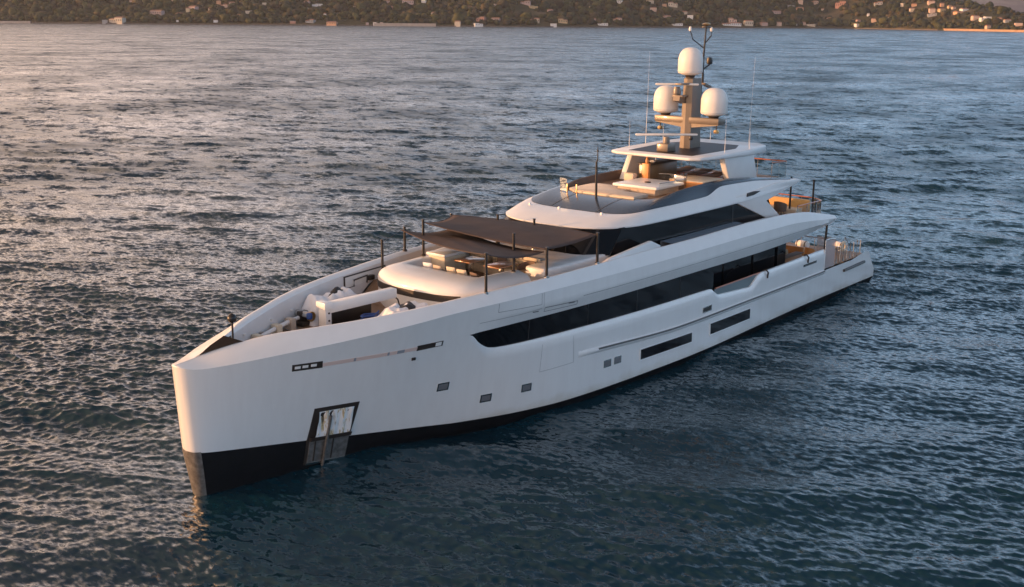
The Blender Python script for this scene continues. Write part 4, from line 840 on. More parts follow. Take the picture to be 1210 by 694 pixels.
# ---------------- flybridge furniture (built in)
sp_ = empty('forward_sunpad', (26, 0, 7.8), Yt)
MB().prism([(24.62, -1.9), (24.62, 1.7), (25.0, 2.3), (27.3, 2.4), (27.3, -.3), (25.9, -.35), (25.9, -1.9)], 7.8, 7.99, bev=.04).build('pad', 'cushion', sp_)
MB().box(24.55, 24.62, -1.95, 1.75, 7.8, 7.95, .02).build('pad_front', 'cream', sp_)
tb = MB().box(26.3, 28.9, -2.1, .55, 8.12, 8.27, .05).build('spa_cover_deck', 'white', Yt)
MB().lathe((27.5, -.8, 8.272), [(.001, .0), (.16, .0), (.16, .05), (.001, .05)]).build('hatch', 'dark', tb)
MB().box(26.5, 28.7, -1.9, .35, 7.8, 8.12, .02).build('spa_base', 'cushion', tb)
scr = empty('glass_wind_screen', (26, -2.4, 7.9), Yt)
crv = curve([(25.9, -2.5, 0), (26.6, -2.62, 0), (27.9, -2.6, 0), (28.9, -2.2, 0), (29.2, -1.2, 0), (29.0, -.5, 0)], 22)
MB().grid([[(x, y, 7.85), (x, y, 8.55)] for x, y, _ in crv]).build('glass', 'clear', scr); MB().tube([(x, y, 8.56) for x, y, _ in crv], .02, n=6).build('rim', 'steel', scr)
for (x, y) in ((24.6, 2.35), (24.9, 2.6), (25.3, 2.75)): pass
ws2 = empty('forward_glass_screen', (24.6, 1.8, 7.8), Yt)
MB().grid([[(x, y, 7.9), (x - .05, y, 8.55)] for x, y in ((24.9, 2.75), (24.45, 2.45), (24.3, 1.9))]).build('glass', 'clear', ws2)
for x, y in ((24.9, 2.75), (24.3, 1.9), (24.36, 1.35)): MB().box(x - .025, x + .025, y - .025, y + .025, 7.85, 8.3, .01).build('post', 'gold', ws2)
bar = MB().box(29.6, 32.3, .45, 1.15, 7.8, 8.85, .03).build('bar_console', 'brownglass', Yt)
MB().box(29.4, 29.6, .42, .82, 7.8, 8.95, .02).build('end_panel', 'orange', bar)
MB().box(29.6, 32.4, .38, 1.25, 8.86, 8.91, .02).build('counter', 'dark', bar)
MB().box(29.0, 29.4, 1.1, 1.7, 7.8, 8.4, .05).build('side_locker', 'cream', Yt)
sb = MB().box(29.4, 31.4, -2.9, -.9, 7.8, 8.24, .03).build('helm_seat_base', 'orange', Yt)
MB().box(29.38, 31.42, -2.92, -.88, 8.243, 8.29, .02).build('seat_cushion', 'cream', sb)

# hardtop on slanted legs
ht = empty('hardtop', (33, 0, 9.5), Yt)
top = [(28.95, 2.2), (29.3, 2.75), (31, 3.0), (34.5, 3.0), (36.4, 2.7), (37.0, 2.0), (37.0, -2.0), (36.4, -2.7), (34.5, -3.0), (31, -3.0), (29.3, -2.8), (28.95, -2.3)]
MB().prism(top, lambda p: 9.36 - .16 * (p[0] - 29) / 8, lambda p: 9.52 + .1 * (p[0] - 29) / 8, bev=.07).build('top', 'white', ht, smooth=50)
MB().prism([(29.7, 1.9), (33.9, 2.2), (35.3, 1.2), (35.3, -1.6), (33.9, -2.2), (29.7, -2.0)], lambda p: 9.50, lambda p: 9.535 + .1 * (p[0] - 29) / 8).build('skylight', 'skyl', ht, smooth=0)
for sd in for_side:
    yy = sd * 2.75
    MB().prism([(31.7, 9.4), (32.5, 7.85), (35.5, 7.85), (34.9, 9.4)] if sd < 0 else [(31.0, 9.4), (30.1, 7.85), (32.9, 7.85), (33.3, 9.4)], yy, yy - sd * .34, axis='y', bev=.04).build('leg', 'white', ht, smooth=45)
# mast
ms = empty('radar_mast', (32.8, 0, 9.6), Yt)
MB().grid([[(x0, -w, z), (x1 - .2, -w * 1.0, z), (x1, -w * .5, z), (x1, w * .5, z), (x1 - .2, w, z), (x0, w, z), (x0 - .1, 0, z)] for z, x0, x1, w in ((9.55, 32.25, 33.55, .32), (10.6, 32.28, 33.5, .31), (11.6, 32.3, 33.48, .30), (13.28, 32.35, 33.45, .27))], closed=True, cap=True).build('column', 'mast', ms, smooth=30)
MB().box(33.5, 33.56, -.15, .15, 9.9, 12.9, .02).build('column_trim', 'dark', ms)
MB().box(32.25, 33.0, -2.0, 2.0, 10.92, 11.26, .05).build('crossarm', 'mast', ms)
for sd in for_side:
    MB().obox((32.6, sd * 1.0, 10.90), .6, 1.9, .24, Matrix.Rotation(sd * .12, 3, 'X')).build('crossarm_gusset', 'mast', ms)
    lt = MB().tube([(32.5, sd * 1.75, 10.9), (32.5, sd * 1.75, 10.62)], .03).build('lamp_bracket', 'dark', ms)
    MB().lathe((32.5, sd * 1.75, 10.45), [(.001, 0), (.13, .02), (.16, .1), (.12, .2), (.001, .22)]).build('lamp', 'gold', ms)
def dome(x, y, z, r, h):
    e = empty('satellite_dome', (x, y, z), Yt)
    e['label'] = ''
    MB().lathe((x, y, z), [(.001, 0), (r * .55, 0), (r * .62, .02), (r * .95, .1), (r, .16), (r * 1.0, h * .5)] + [(r * math.cos(a) ** .75, h * .5 + (h * .5) * math.sin(a)) for a in np.linspace(.12, 1.5, 10)] + [(.001, h)], 36).build('radome', 'dome', e, smooth=60)
    MB().lathe((x, y, z + .17), [(r - .01, 0), (r + .004, .003), (r + .004, .018), (r - .01, .02)], 36).build('seam_ring', 'grey', e)
    MB().lathe((x, y, z - .12), [(.001, 0), (r * .35, 0), (r * .45, .12), (.001, .125)]).build('dome_base', 'dark', e)
    del e['label']; return e
dome(32.6, -1.5, 11.38, .71, 1.46); dome(32.6, 1.5, 11.38, .68, 1.46); dome(32.5, 0, 13.46, .66, 1.44)
MB().lathe((32.5, 0, 13.27), [(.3, 0), (.2, .1), (.25, .19)]).build('dome_pedestal', 'mast', ms)
# forward upper platform with scanners
MB().box(31.65, 32.4, -.1, .55, 12.3, 12.42, .04).build('scanner_platform', 'mast', ms)
MB().obox((32.0, .25, 12.15), .8, .4, .25, Matrix.Rotation(.25, 3, 'Y')).build('platform_gusset', 'mast', ms)
def scanner(x, y, z, L, rz, zb0):
    e = empty('radar_scanner', (x, y, zb0), Yt); R = Matrix.Rotation(rz, 3, 'Z')
    MB().lathe((x, y, zb0), [(.001, 0), (.2, 0), (.22, .12), (.16, z - zb0 - .12), (.001, z - zb0 - .1)]).build('gearbox', 'mast', e)
    MB().obox((x, y, z), L, .16, .11, R, .04).build('antenna_bar', 'dome', e); return e
rzv = YAW - math.pi / 2
scanner(30.55, .1, 10.42, 3.3, rzv + .05, 9.6)
MB().box(30.15, 30.95, -.25, .45, 9.55, 9.98, .05).build('scanner_pedestal', 'mast', ms)
scanner(31.8, .35, 12.98, 2.3, rzv - .02, 12.42)
MB().box(31.35, 33.0, -.2, .2, 12.96, 13.06, .02).build('scanner_arm', 'mast', ms)
MB().lathe((31.2, -1.0, 10.15), [(.001, 0), (.1, .01), (.13, .12), (.1, .22), (.001, .24)]).build('searchlight', 'blackpole', ms)
# black instrument pole
ip = empty('instrument_pole', (33.95, 0, 12.9), Yt)
MB().tube([(33.85, 0, 12.9), (33.8, 0, 14.2), (33.95, 0, 15.95)], [.06, .055, .04]).build('pole', 'blackpole', ip)
MB().tube([(33.9, 0, 14.8), (33.45, .5, 15.3), (33.35, .62, 15.75)], .03).build('side_arm', 'blackpole', ip)
MB().tube([(33.92, 0, 15.1), (34.1, -.25, 15.5), (34.1, -.25, 15.72)], .03).build('side_arm', 'blackpole', ip)
for x, y, z in ((33.35, .62, 15.72), (34.1, -.25, 15.7)): MB().lathe((x, y, z), [(.001, 0), (.07, .02), (.09, .12), (.06, .24), (.001, .26)], 10).build('antenna_puck', 'dome', ip)
MB().box(33.7, 34.25, -.12, .12, 15.93, 15.99, .01).build('top_plate', 'dark', ip)
MB().lathe((33.97, 0, 16.0), [(.001, 0), (.12, .02), (.24, .1), (.12, .17), (.001, .18)], 12).build('wind_sensor', 'gold', ip)
MB().lathe((34.3, -.1, 13.95), [(.001, 0), (.15, .05), (.17, .2), (.14, .38), (.001, .42)], 12).build('horn', 'blackpole', ip)
MB().tube([(33.9, 0, 13.75), (34.3, -.1, 13.95)], .04).build('bracket', 'blackpole', ip)
MB().obox((34.1, -.1, 12.85), .7, .25, .1, Matrix.Rotation(.3, 3, 'Y')).build('aft_bracket', 'mast', ms)
# whip antennas
for (x, y, z0, L, lx) in ((32.7, 2.8, 9.6, 5.0, .10), (35.5, -2.1, 9.6, 4.8, .2), (31.0, 2.75, 9.55, 1.4, 0), (34.5, 2.8, 9.6, 1.3, 0), (35.8, 2.0, 9.6, 1.2, 0), (34.2, -2.85, 9.6, 1.1, 0), (32.0, -2.6, 9.55, 1.8, 0), (36.7, 1.0, 9.6, 1.0, 0)):
    e = empty('whip_antenna', (x, y, z0), Yt)
    MB().tube([(x, y, z0 - .02), (x + lx * .4, y, z0 + L * .4)], [.018, .010], 6).build('antenna_base', 'dome', e); MB().tube([(x + lx * .4, y, z0 + L * .4), (x + lx, y, z0 + L)], [.007, .004], 5).build('whip', 'dome', e)
# fly rails
def railing(name, pts, h, mtl_top, posts, parent=Yt, glass=True, rt=.035, tilt=0):
    e = empty(name, pts[0], parent)
    MB().tube([(x, y, z + h) for x, y, z in pts], rt, n=8).build('handrail', mtl_top, e)
    acc = [0]
    for a, b in zip(pts[:-1], pts[1:]): acc.append(acc[-1] + (Vector(b) - Vector(a)).length)
    for k in range(posts):
        t = acc[-1] * k / (posts - 1); i = max(j for j in range(len(acc) - 1) if acc[j] <= t + 1e-6); q = (t - acc[i]) / (acc[i + 1] - acc[i]); p = Vector(pts[i]).lerp(Vector(pts[i + 1]), q)
        MB().tube([p, p + Vector((0, 0, h))], .018, n=6).build('post', 'steel', e)
    if glass: MB().grid([[(x, y, z + .08), (x, y, z + h - .08)] for x, y, z in pts]).build('glass', 'clear', e)
    return e
railing('flybridge_rail', [(34.6, 3.3, 7.8), (37.9, 3.3, 7.62), (38.0, -3.2, 7.62), (36.2, -3.25, 7.7)], 1.0, 'redtrim', 14)
railing('upper_deck_rail', [(36.5, 4.0, 5.15), (41.2, 4.0, 5.15), (41.9, 3.2, 5.15), (41.9, -3.2, 5.15), (41.2, -4.0, 5.15), (38.0, -4.05, 5.2)], .95, 'redtrim', 14)
sf = empty('aft_upper_sofa', (40.5, 0, 5.15), Yt)
MB().box(40.2, 41.2, -2.9, 2.9, 5.15, 5.55, .06).build('seat', 'cream', sf); MB().box(41.05, 41.3, -3.3, 3.3, 5.3, 6.05, .06).build('backrest', 'honey', sf)
# aft main deck: sofa, bar, gate, stern rails
sf = empty('aft_deck_sofa', (41.5, 0, 2), Yt)
MB().box(41.3, 42.4, -2.6, 2.6, 2.0, 2.45, .06).build('seat', 'cream', sf); MB().box(42.2, 42.5, -2.6, 2.6, 2.4, 2.95, .06).build('backrest', 'orange', sf)
MB().box(37.7, 40.6, -3.3, -2.9, 2.0, 2.95, .03).build('service_counter', 'wood', Yt); MB().box(37.65, 40.7, -3.35, -2.85, 2.952, 3.0, .01).build('service_counter_top', 'brownseat', Yt)
g = empty('boarding_gate', (42, -4.3, 2), Yt)
MB().box(41.3, 41.36, -4.42, -4.36, 2.0, 3.75, .01).build('post', 'steel', g); MB().grid([[(x, -4.4, 2.03), (x, -4.4, 3.75 - .1 * (x > 42))] for x in (41.25, 42.0, 42.7)]).build('panel', 'frost', g); MB().grid([[(42.75, y, 2.03), (42.75, y, 3.65)] for y in (-4.4, -3.2)]).build('panel', 'frost', g)
MB().tube([(41.3, -4.4, 3.77), (42.0, -4.4, 3.76), (42.72, -4.4, 3.66), (42.75, -3.2, 3.66)], .025).build('top_rail', 'steel', g)
for x in (43.3, 44.3, 45.3, 46.3):
    e = empty('stanchion_frame', (x, -4.25, 2), Yt); MB().tube([(x, -4.25, 1.98), (x, -4.25, 3.05), (x + .5, -4.25, 3.1 - .1), (x + .5, -4.25, 1.98)], .034).build('hoop', 'steel', e)
railing('stern_rail', [(43.3, 4.2, 2), (46.9, 4.2, 2), (47.4, 3.2, 2), (47.4, .8, 2)], 1.0, 'steel', 7, glass=False, rt=.025)
railing('stern_side_rail', [(43.3, -3.3, 2), (44.8, -3.3, 2), (44.8, -1.2, 2)], 1.15, 'dark', 5, glass=False, rt=.025)
for sd in for_side: MB().tube([(42.0, sd * 4.05, 3.1), (42.0, sd * 4.1, 4.85)], .07).build('overhang_support', 'blackpole', Yt)

# starboard mooring recess in the forward bulwark
rc = empty('mooring_recess', (11, 3.4, 5.2), Yt)
def IB(x, z, off): return (x, bt_(x + .3) - .34 - off, z)
def iplate(name, x0, x1, za, zb2, mtl, off, par=rc): return MB().grid([[IB(x, za, off), IB(x, zb2, off)] for x in np.linspace(x0, x1, 6)]).build(name, mtl, par, smooth=0)
iplate('recess_frame', 10.4, 13.3, 5.1, 5.66, 'dark', .02); iplate('liner', 10.5, 13.2, 5.14, 5.6, 'dome', .03)
MB().tube([IB(11.0, 5.14, .1), IB(11.0, 5.42, .12), IB(11.9, 5.46, .12), IB(11.9, 5.14, .1)], .035).build('roller_frame', 'dark', rc)
MB().box(12.0, 12.35, 3.32, 3.5, 5.2, 5.42, .03).build('roller', 'blackpole', rc)
for x in (3.4, 5.4, 6.9): MB().lathe((x, bt_(x + .3) - .40, 5.0), [(.001, 0), (.07, .02), (.07, .08), (.001, .1)], 10).build('bulwark_lamp', 'dome', Yt)

# foredeck gear
cr = empty('foredeck_crane', (7.1, .7, 4.42), Yt)
MB().box(6.95, 7.25, .40, .82, 4.42, 5.50, .02).build('foot', 'white', cr)
MB().obox((8.75, .40, 5.42), 3.4, .40, .38, Matrix.Rotation(-.12, 3, 'Z') @ Matrix.Rotation(-.03, 3, 'Y'), .02).build('arm', 'white', cr, smooth=30)
MB().obox((7.08, .62, 5.5), .36, .62, .26, Matrix.Rotation(-.12, 3, 'Z'), .02).build('head', 'white', cr)
MB().tube([(10.4, .2, 5.35), (10.6, .15, 5.15), (10.7, .1, 4.75)], .03).build('cable', 'blackpole', cr)
for i, (x, z) in enumerate(((6.86, 5.2), (6.86, 4.9))): MB().lathe((x + .25, .39, z), [(.001, -.03), (.04, -.03), (.04, .03), (.001, .03)], 8).build('bolt', 'dark', cr)
# ------------------------------------------------------------------ loose things on board
POLES = [  # x, y, base z, top z, label
    (11.65, -3.72, 5.80, 7.42, 'dark awning pole on the port bulwark, nearest the bow, at the lower awning corner'),
    (15.0, -4.12, 5.95, 7.20, 'dark awning pole on the port bulwark, second from the bow, beside the lounge opening'),
    (18.35, -4.28, 6.02, 7.36, 'dark awning pole on the port bulwark just ahead of the wheelhouse side window'),
    (12.55, 3.05, 5.16, 6.95, 'dark awning pole standing clear of the awnings beside the starboard mooring recess'),
    (15.0, 4.12, 5.95, 7.06, 'short dark awning pole on the starboard bulwark at the tip of the lower awning'),
    (18.3, 4.28, 6.02, 7.22, 'dark awning pole on the starboard bulwark under the far edge of the upper awning'),
    (14.75, -2.55, 5.99, 7.62, 'dark awning pole on the white port arm of the sunken lounge'),
    (14.65, 2.60, 5.99, 7.62, 'dark awning pole on the white starboard arm of the sunken lounge'),
    (19.0, 1.95, 6.02, 7.36, 'awning pole before the windscreen on the starboard half, its tip showing above the upper awning'),
    (19.05, -.2, 6.02, 7.40, 'awning pole before the middle of the windscreen, its tip showing against the white roof brow'),
]
for (x, y, z0, z1_, lab) in POLES:
    e = tag(empty('awning_pole', (x, y, z0)), lab, 'pole', 'awning poles round the bow lounge')
    MB().tube([(x, y, z0), (x, y, z1_)], [.062, .055], 12).build('shaft', 'blackpole', e)
    MB().lathe((x, y, z0), [(.001, 0), (.11, 0), (.11, .05), (.075, .09), (.001, .095)], 14).build('socket', 'steel' if y < 0 else 'dark', e)
    MB().lathe((x, y, z1_), [(.001, 0), (.07, 0), (.07, .04), (.001, .05)], 12).build('pole_cap', 'dark', e)

def sail(name, corners, sag, belly, label, nu=22, esag=.10, bulge=0.0):
    """shade cloth between 4 corners, scalloped edges and a sagging middle"""
    A, B, C, D = [Vector(c) for c in corners]; mid = (A + B + C + D) / 4; rows = []
    for i in range(nu + 1):
        u = i / nu; r = []
        for j in range(nu + 1):
            v = j / nu; p = A.lerp(B, u).lerp(D.lerp(C, u), v)
            # pull edges inwards
            eu = 4 * u * (1 - u); ev = 4 * v * (1 - v); cu, cv = (1 - ev * .0), 1
            inw = Vector((0, 0, 0)); k = belly
            dv = (A.lerp(D, .5) - B.lerp(C, .5))
            q = p + ((mid - p) * k) * (eu * (1 - ev) + ev * (1 - eu) * (u < .5 or not bulge)); q.x += bulge * ev * u * u
            q.z = p.z - sag * eu ** .8 * ev ** .8 * (1 + .0) - esag * (eu * (1 - ev) + ev * (1 - eu)) + .02 * math.sin(9 * u + 4 * v) * eu * ev + .012 * math.sin(23 * v - 7 * u) * eu * ev
            r.append(q)
        rows.append(r)
    e = tag(empty(name, tuple(mid)), label, 'awning', 'awnings stretched over the bow lounge')
    MB().grid(rows).build('cloth', 'sail', e, smooth=60, solid=.02)
    hem = [rows[0][j] for j in range(nu + 1)] + [rows[i][nu] for i in range(1, nu + 1)] + [rows[nu][j] for j in range(nu - 1, -1, -1)] + [rows[i][0] for i in range(nu - 1, 0, -1)] + [rows[0][0]]
    MB().tube(hem, .022, n=5, cap=False).build('hem', 'sail', e)
    return e
s1 = sail('shade_awning', [(11.85, -3.6, 7.34), (14.6, 3.95, 7.02), (17.2, 3.0, 6.9), (15.0, -3.95, 7.02)], .06, .015, 'taupe shade awning nearest the bow, lower of the two', esag=.20)
MB().tube([(11.85, -3.6, 7.32), (11.65, -3.72, 7.36)], .015, 5).build('lashing', 'blackpole', s1); MB().tube([(14.7, 3.95, 7.02), (12.55, 3.05, 6.85)], .012, 5).build('lashing', 'blackpole', s1)
s2 = sail('shade_awning', [(14.7, 2.62, 7.50), (18.3, 4.2, 7.20), (18.4, -4.15, 7.27), (15.0, -4.02, 7.14)], .02, .03, 'larger taupe shade awning reaching back under the wheelhouse roof, upper of the two', esag=.12, bulge=1.15)
MB().tube([(18.4, -4.15, 7.27), (18.35, -4.28, 7.3)], .012, 5).build('lashing', 'blackpole', s2)

def table(x0, x1, y0, y1, z, label):
    e = tag(empty('lounge_table', ((x0 + x1) / 2, (y0 + y1) / 2, 5.2)), label, 'table', 'tables in the bow lounge')
    MB().box(x0, x1, y0, y1, z - .06, z, .02).build('tabletop', 'wood', e)
    MB().box((x0 + x1) / 2 - .09, (x0 + x1) / 2 + .09, (y0 + y1) / 2 - .09, (y0 + y1) / 2 + .09, 5.2, z - .06, .01).build('pedestal', 'steel', e)
    MB().box((x0 + x1) / 2 - .3, (x0 + x1) / 2 + .3, (y0 + y1) / 2 - .25, (y0 + y1) / 2 + .25, 5.2, 5.23, .01).build('foot_plate', 'steel', e)
table(15.0, 16.2, .15, 1.05, 5.98, 'wooden lounge table on the starboard side, farther from the camera')
table(15.1, 16.5, -1.45, -.55, 5.95, 'wooden lounge table on the port side, nearer the camera')
def cushion(x, y, z, sx, sy, sz, rz, tilt, mtl, label, grp='scatter cushions in the bow lounge', name='scatter_cushion'):
    bm = bmesh.new(); bmesh.ops.create_grid(bm, x_segments=8, y_segments=8, size=.5); vs = [v.co.copy() for v in bm.verts]; fs = [[v.index for v in f.verts] for f in bm.faces]; bm.free()
    R = Matrix.Rotation(rz, 3, 'Z') @ Matrix.Rotation(tilt, 3, 'Y'); mb = MB()
    for sg in (1, -1):
        mb.add([R @ Vector((v.x * sx, v.y * sy, sg * sz * .5 * ((1 - (2 * v.x) ** 4) * (1 - (2 * v.y) ** 4)) ** .5)) + Vector((x, y, z)) for v in vs], fs)
    return tag(mb.build(name, mtl, smooth=60), label, 'cushion', grp)
cushion(13.45, 1.15, 5.86, .5, .5, .16, .1, 1.25, 'cover', 'white scatter cushion at the starboard end of the bow lounge sofa')
cushion(13.42, .55, 5.84, .5, .5, .16, -.1, 1.2, 'cushion', 'beige scatter cushion second from the starboard end of the bow lounge sofa')
cushion(13.42, -.25, 5.88, .5, .5, .16, .05, 1.2, 'cream', 'cream scatter cushion in the middle of the bow lounge sofa')
cushion(13.42, -.85, 5.86, .5, .5, .16, .15, 1.2, 'cream', 'cream scatter cushion just port of the middle of the bow lounge sofa')
cushion(13.50, -1.5, 5.82, .5, .5, .16, -.2, 1.1, 'brownseat', 'brown scatter cushion at the port end of the bow lounge sofa')
cushion(16.9, .95, 5.86, .5, .5, .17, 3.1, 1.2, 'cream', 'pale scatter cushion on the starboard half of the sofa before the windscreen')
cushion(16.88, -.1, 5.86, .5, .5, .17, 3.3, 1.2, 'brownseat', 'dark scatter cushion in the middle of the sofa before the windscreen')
def tub_chair(x, y, z, rz, label, grp, seatm='cushion', backm='brownseat', sc=1.0):
    e = tag(empty('tub_chair', (x, y, z)), label, 'chair', grp); R = Matrix.Rotation(rz, 3, 'Z'); c = Vector((x, y, z))
    MB().lathe((x, y, z + .22 * sc), [(.001, 0), (.28 * sc, 0), (.31 * sc, .06), (.3 * sc, .2 * sc), (.001, .22 * sc)], 18).build('seat', seatm, e)
    rows = []
    for a in np.linspace(-1.9, 1.9, 17):
        h = (.36 + .22 * math.cos(a / 1.9 * 1.5)) * sc
        r = []
        for rr_, zz in ((.36, .18), (.38, h * .6 + .18), (.38, h + .2), (.33, h + .2), (.32, .3)): p = R @ Vector((math.cos(a) * rr_ * sc, math.sin(a) * rr_ * sc, 0)); r.append((x + p.x, y + p.y, z + zz))
        rows.append(r)
    mb = MB().grid(rows, closed=True, cap=True); mb.build('backrest', backm, e)
    for a in (.8, 2.4, 3.9, 5.5): MB().tube([(x + .25 * math.cos(a), y + .25 * math.sin(a), z), (x + .2 * math.cos(a), y + .2 * math.sin(a), z + .24)], .02, 6).build('leg', 'dark', e)
tub_chair(16.35, -1.95, 5.2, math.pi * .0, 'dark round-backed chair at the port end of the bow lounge, lit orange behind it', 'tub chairs on board', 'cream', 'brownseat', 1.15)
tub_chair(39.5, -1.0, 5.3, math.pi, 'brown round-backed chair on the upper aft deck, just behind the white wing', 'tub chairs on board')
tub_chair(39.6, -2.2, 5.3, math.pi, 'dark round-backed chair on the upper aft deck, farther aft beside the black pole', 'tub chairs on board', 'brownseat', 'brownseat')
tub_chair(43.6, -2.3, 2.0, math.pi, 'cream and orange chair on the main aft deck behind the wooden counter', 'tub chairs on board', 'cream', 'orange')
# bow staff with anchor ball
e = tag(empty('anchor_ball_staff', (2.3, 0, 5.12)), 'short black staff with a round black day ball standing in the tip of the bow', 'signal staff')
MB().tube([(2.3, 0, 5.12), (2.3, 0, 6.22)], .035).build('staff', 'blackpole', e)
MB().lathe((2.3, 0, 5.86), [(.17 * math.sin(a) + .0005, .17 - .17 * math.cos(a)) for a in np.linspace(0, math.pi, 12)], 18).build('ball', 'blackpole', e)
MB().lathe((2.3, 0, 5.12), [(.001, 0), (.08, 0), (.08, .05), (.001, .06)], 12).build('foot', 'dark', e)
# roof pole
e = tag(empty('roof_pole', (24.15, 0, 7.8)), 'tall thin black pole standing on the glossy roof panel ahead of the flybridge', 'pole')
MB().tube([(24.15, 0, 7.78), (24.12, 0, 9.55)], [.065, .05], 12).build('lower_tube', 'blackpole', e); MB().tube([(24.12, 0, 9.5), (24.2, 0, 9.7), (24.2, 0, 10.3)], [.045, .03, .022], 8).build('upper_tube', 'blackpole', e)
MB().lathe((24.2, 0, 10.05), [(.001, 0), (.05, .02), (.05, .1), (.001, .12)], 10).build('tip_lamp', 'dark', e)
# upper deck aft poles
for x, y, z1_, lab in ((40.3, -2.45, 7.45, 'black sunshade pole on the upper aft deck, half hidden behind the wing tip'), (41.75, -3.2, 7.2, 'black sunshade pole at the aft rail of the upper deck, standing against the water')):
    e = tag(empty('sunshade_pole', (x, y, 5.15)), lab, 'pole', 'poles on the upper aft deck'); MB().tube([(x, y, 5.15), (x, y, z1_)], .06, 12).build('shaft', 'blackpole', e); MB().lathe((x, y, 5.15), [(.001, 0), (.12, 0), (.12, .05), (.001, .06)], 12).build('socket', 'steel', e)
# flybridge loungers
def lounger(x, y, z, rz, label):
    e = tag(empty('sun_lounger', (x, y, z)), label, 'sun lounger', 'sun loungers on the flybridge'); R = Matrix.Rotation(rz, 3, 'Z'); c = Vector((x, y, z))
    def ob(cx, cy, cz, sx, sy, sz, t=0, r=.02): return MB().obox(c + R @ Vector((cx, cy, cz)), sx, sy, sz, R @ Matrix.Rotation(t, 3, 'Y'), r)
    ob(0, 0, .26, 1.9, .72, .06).build('frame', 'redtrim', e); ob(-.2, 0, .34, 1.3, .64, .09, 0, .04).build('mattress', 'brownseat', e); ob(.72, 0, .38, .66, .64, .08, -.12, .03).build('backrest', 'brownseat', e)
    for a in (-.8, .8):
        for b_ in (-.3, .3): ob(a, b_, .115, .06, .06, .23, 0, .01).build('leg', 'redtrim', e)
lounger(32.9, -1.4, 7.8, .05, 'dark-framed sun lounger on the flybridge, nearer the orange seat base')
lounger(33.6, -.2, 7.8, .05, 'dark-framed sun lounger on the flybridge, farther one beside the hardtop leg')
lounger(33.9, 1.1, 7.8, .05, 'dark-framed sun lounger on the flybridge, farthest from the camera')
cushion(30.4, .8, 8.97, .3, .3, .12, .3, 0, 'cover', 'small white folded towel on the flybridge bar counter', 'towels on board', 'folded_towel')
MB_b = MB().lathe((29.85, .8, 8.915), [(.001, 0), (.09, 0), (.10, .1), (.06, .26), (.04, .34), (.001, .35)], 12).build('ice_bucket', 'orange'); tag(MB_b, 'orange bucket on the front end of the flybridge bar', 'bucket')
# bow gear: covered tenders/winches under crumpled white covers with black tarps on top
def covered(x0, x1, y0, y1, zb_, h, label, seed, blackx, mt='cover'):
    r = random.Random(seed); nx, ny = 44, 26; rows = []
    for i in range(nx + 1):
        row = []
        for j in range(ny + 1):
            u, v = i / nx, j / ny; x, y = lerp(x0, x1, u), lerp(y0, y1, v)
            env = min(1, 5 * min(u, 1 - u)) ** .6 * min(1, 4 * min(v, 1 - v)) ** .6
            z = zb_ + h * env * (.86 + .16 * mnoise.noise(Vector((x * 1.6, y * 1.8, seed))) +   .16 * mnoise.noise(Vector((x * 3.6, y * 3.6, seed + 3))))
            row.append((x + .05 * mnoise.noise(Vector((x * 4, y * 4, 9))), y, z))
        rows.append(row)
    e = tag(empty('covered_deck_gear', ((x0 + x1) / 2, (y0 + y1) / 2, zb_)), label, 'deck gear', 'covered gear on the foredeck')
    MB().grid(rows).build('white_cover', mt, e, smooth=70)
    rows = []
    bx0, bx1 = blackx
    for i in range(15):
        row = []
        for j in range(11):
            u, v = i / 14, j / 10; x, y = lerp(bx0, bx1, u), lerp(y0 + .2, y1 - .2, v); env = (4 * u * (1 - u)) ** .4 * (4 * v * (1 - v)) ** .4
            row.append((x, y, zb_ + h * .45 + h * .62 * env * (.85 + .35 * mnoise.noise(Vector((x * 2.5, y * 3, seed + 8))))))
        rows.append(row)
    MB().grid(rows).build('black_tarp', 'blackcover', e, smooth=60)
    return e
covered(7.25, 10.3, 1.5, 2.75, 4.43, 1.1, 'white crumpled cover under a black tarp, on the starboard foredeck behind the crane arm', 2, (8.5, 10.0))
covered(7.9, 10.7, -2.35, -.75, 4.43, 1.12, 'white crumpled cover under a black tarp, between the crane arm and the port rail', 5, (8.9, 9.9))
# rope coil, blue bag, windlass, bitts, chain stopper line
def bitt(x, y, label):
    e = tag(empty('mooring_bitt', (x, y, 4.44)), label, 'mooring bitt', 'mooring bitts on the foredeck')
    MB().box(x - .28, x + .28, y - .13, y + .13, 4.44, 4.5, .02).build('base', 'steel', e)
    for k in (-.15, .15): MB().lathe((x + k, y, 4.5), [(.075, 0), (.07, .22), (.11, .26), (.11, .32), (.001, .33)], 14).build('post', 'steel', e)
def block(x, y, label, m_='cream'):
    e = tag(empty('chain_stopper', (x, y, 4.44)), label, 'chain stopper', 'chain stoppers along the anchor chain')
    MB().box(x - .13, x + .13, y - .2, y + .2, 4.44, 4.92, .03).build('block', m_, e); MB().box(x - .17, x + .17, y - .24, y + .24, 4.44, 4.5, .01).build('base', 'steel', e)
block(4.0, .85, 'pale block nearest the bow on the anchor chain run'); block(5.4, 1.45, 'pale block in the middle of the anchor chain run'); block(6.35, 1.8, 'pale block farthest from the bow on the anchor chain run', 'cushion')
ch_ = MB().tube([(3.3, .6, 4.72), (4.0, .85, 4.76), (5.4, 1.45, 4.78), (6.35, 1.8, 4.8), (6.9, 2.0, 4.78)], .085); tag(ch_.build('chain_guard', 'dome'), 'pale tube running aft from the bow between the chain stoppers', 'chain guard')
e = tag(empty('windlass', (7.2, 2.0, 4.44)), 'dark windlass with a brass drum just ahead of the crane foot', 'windlass')
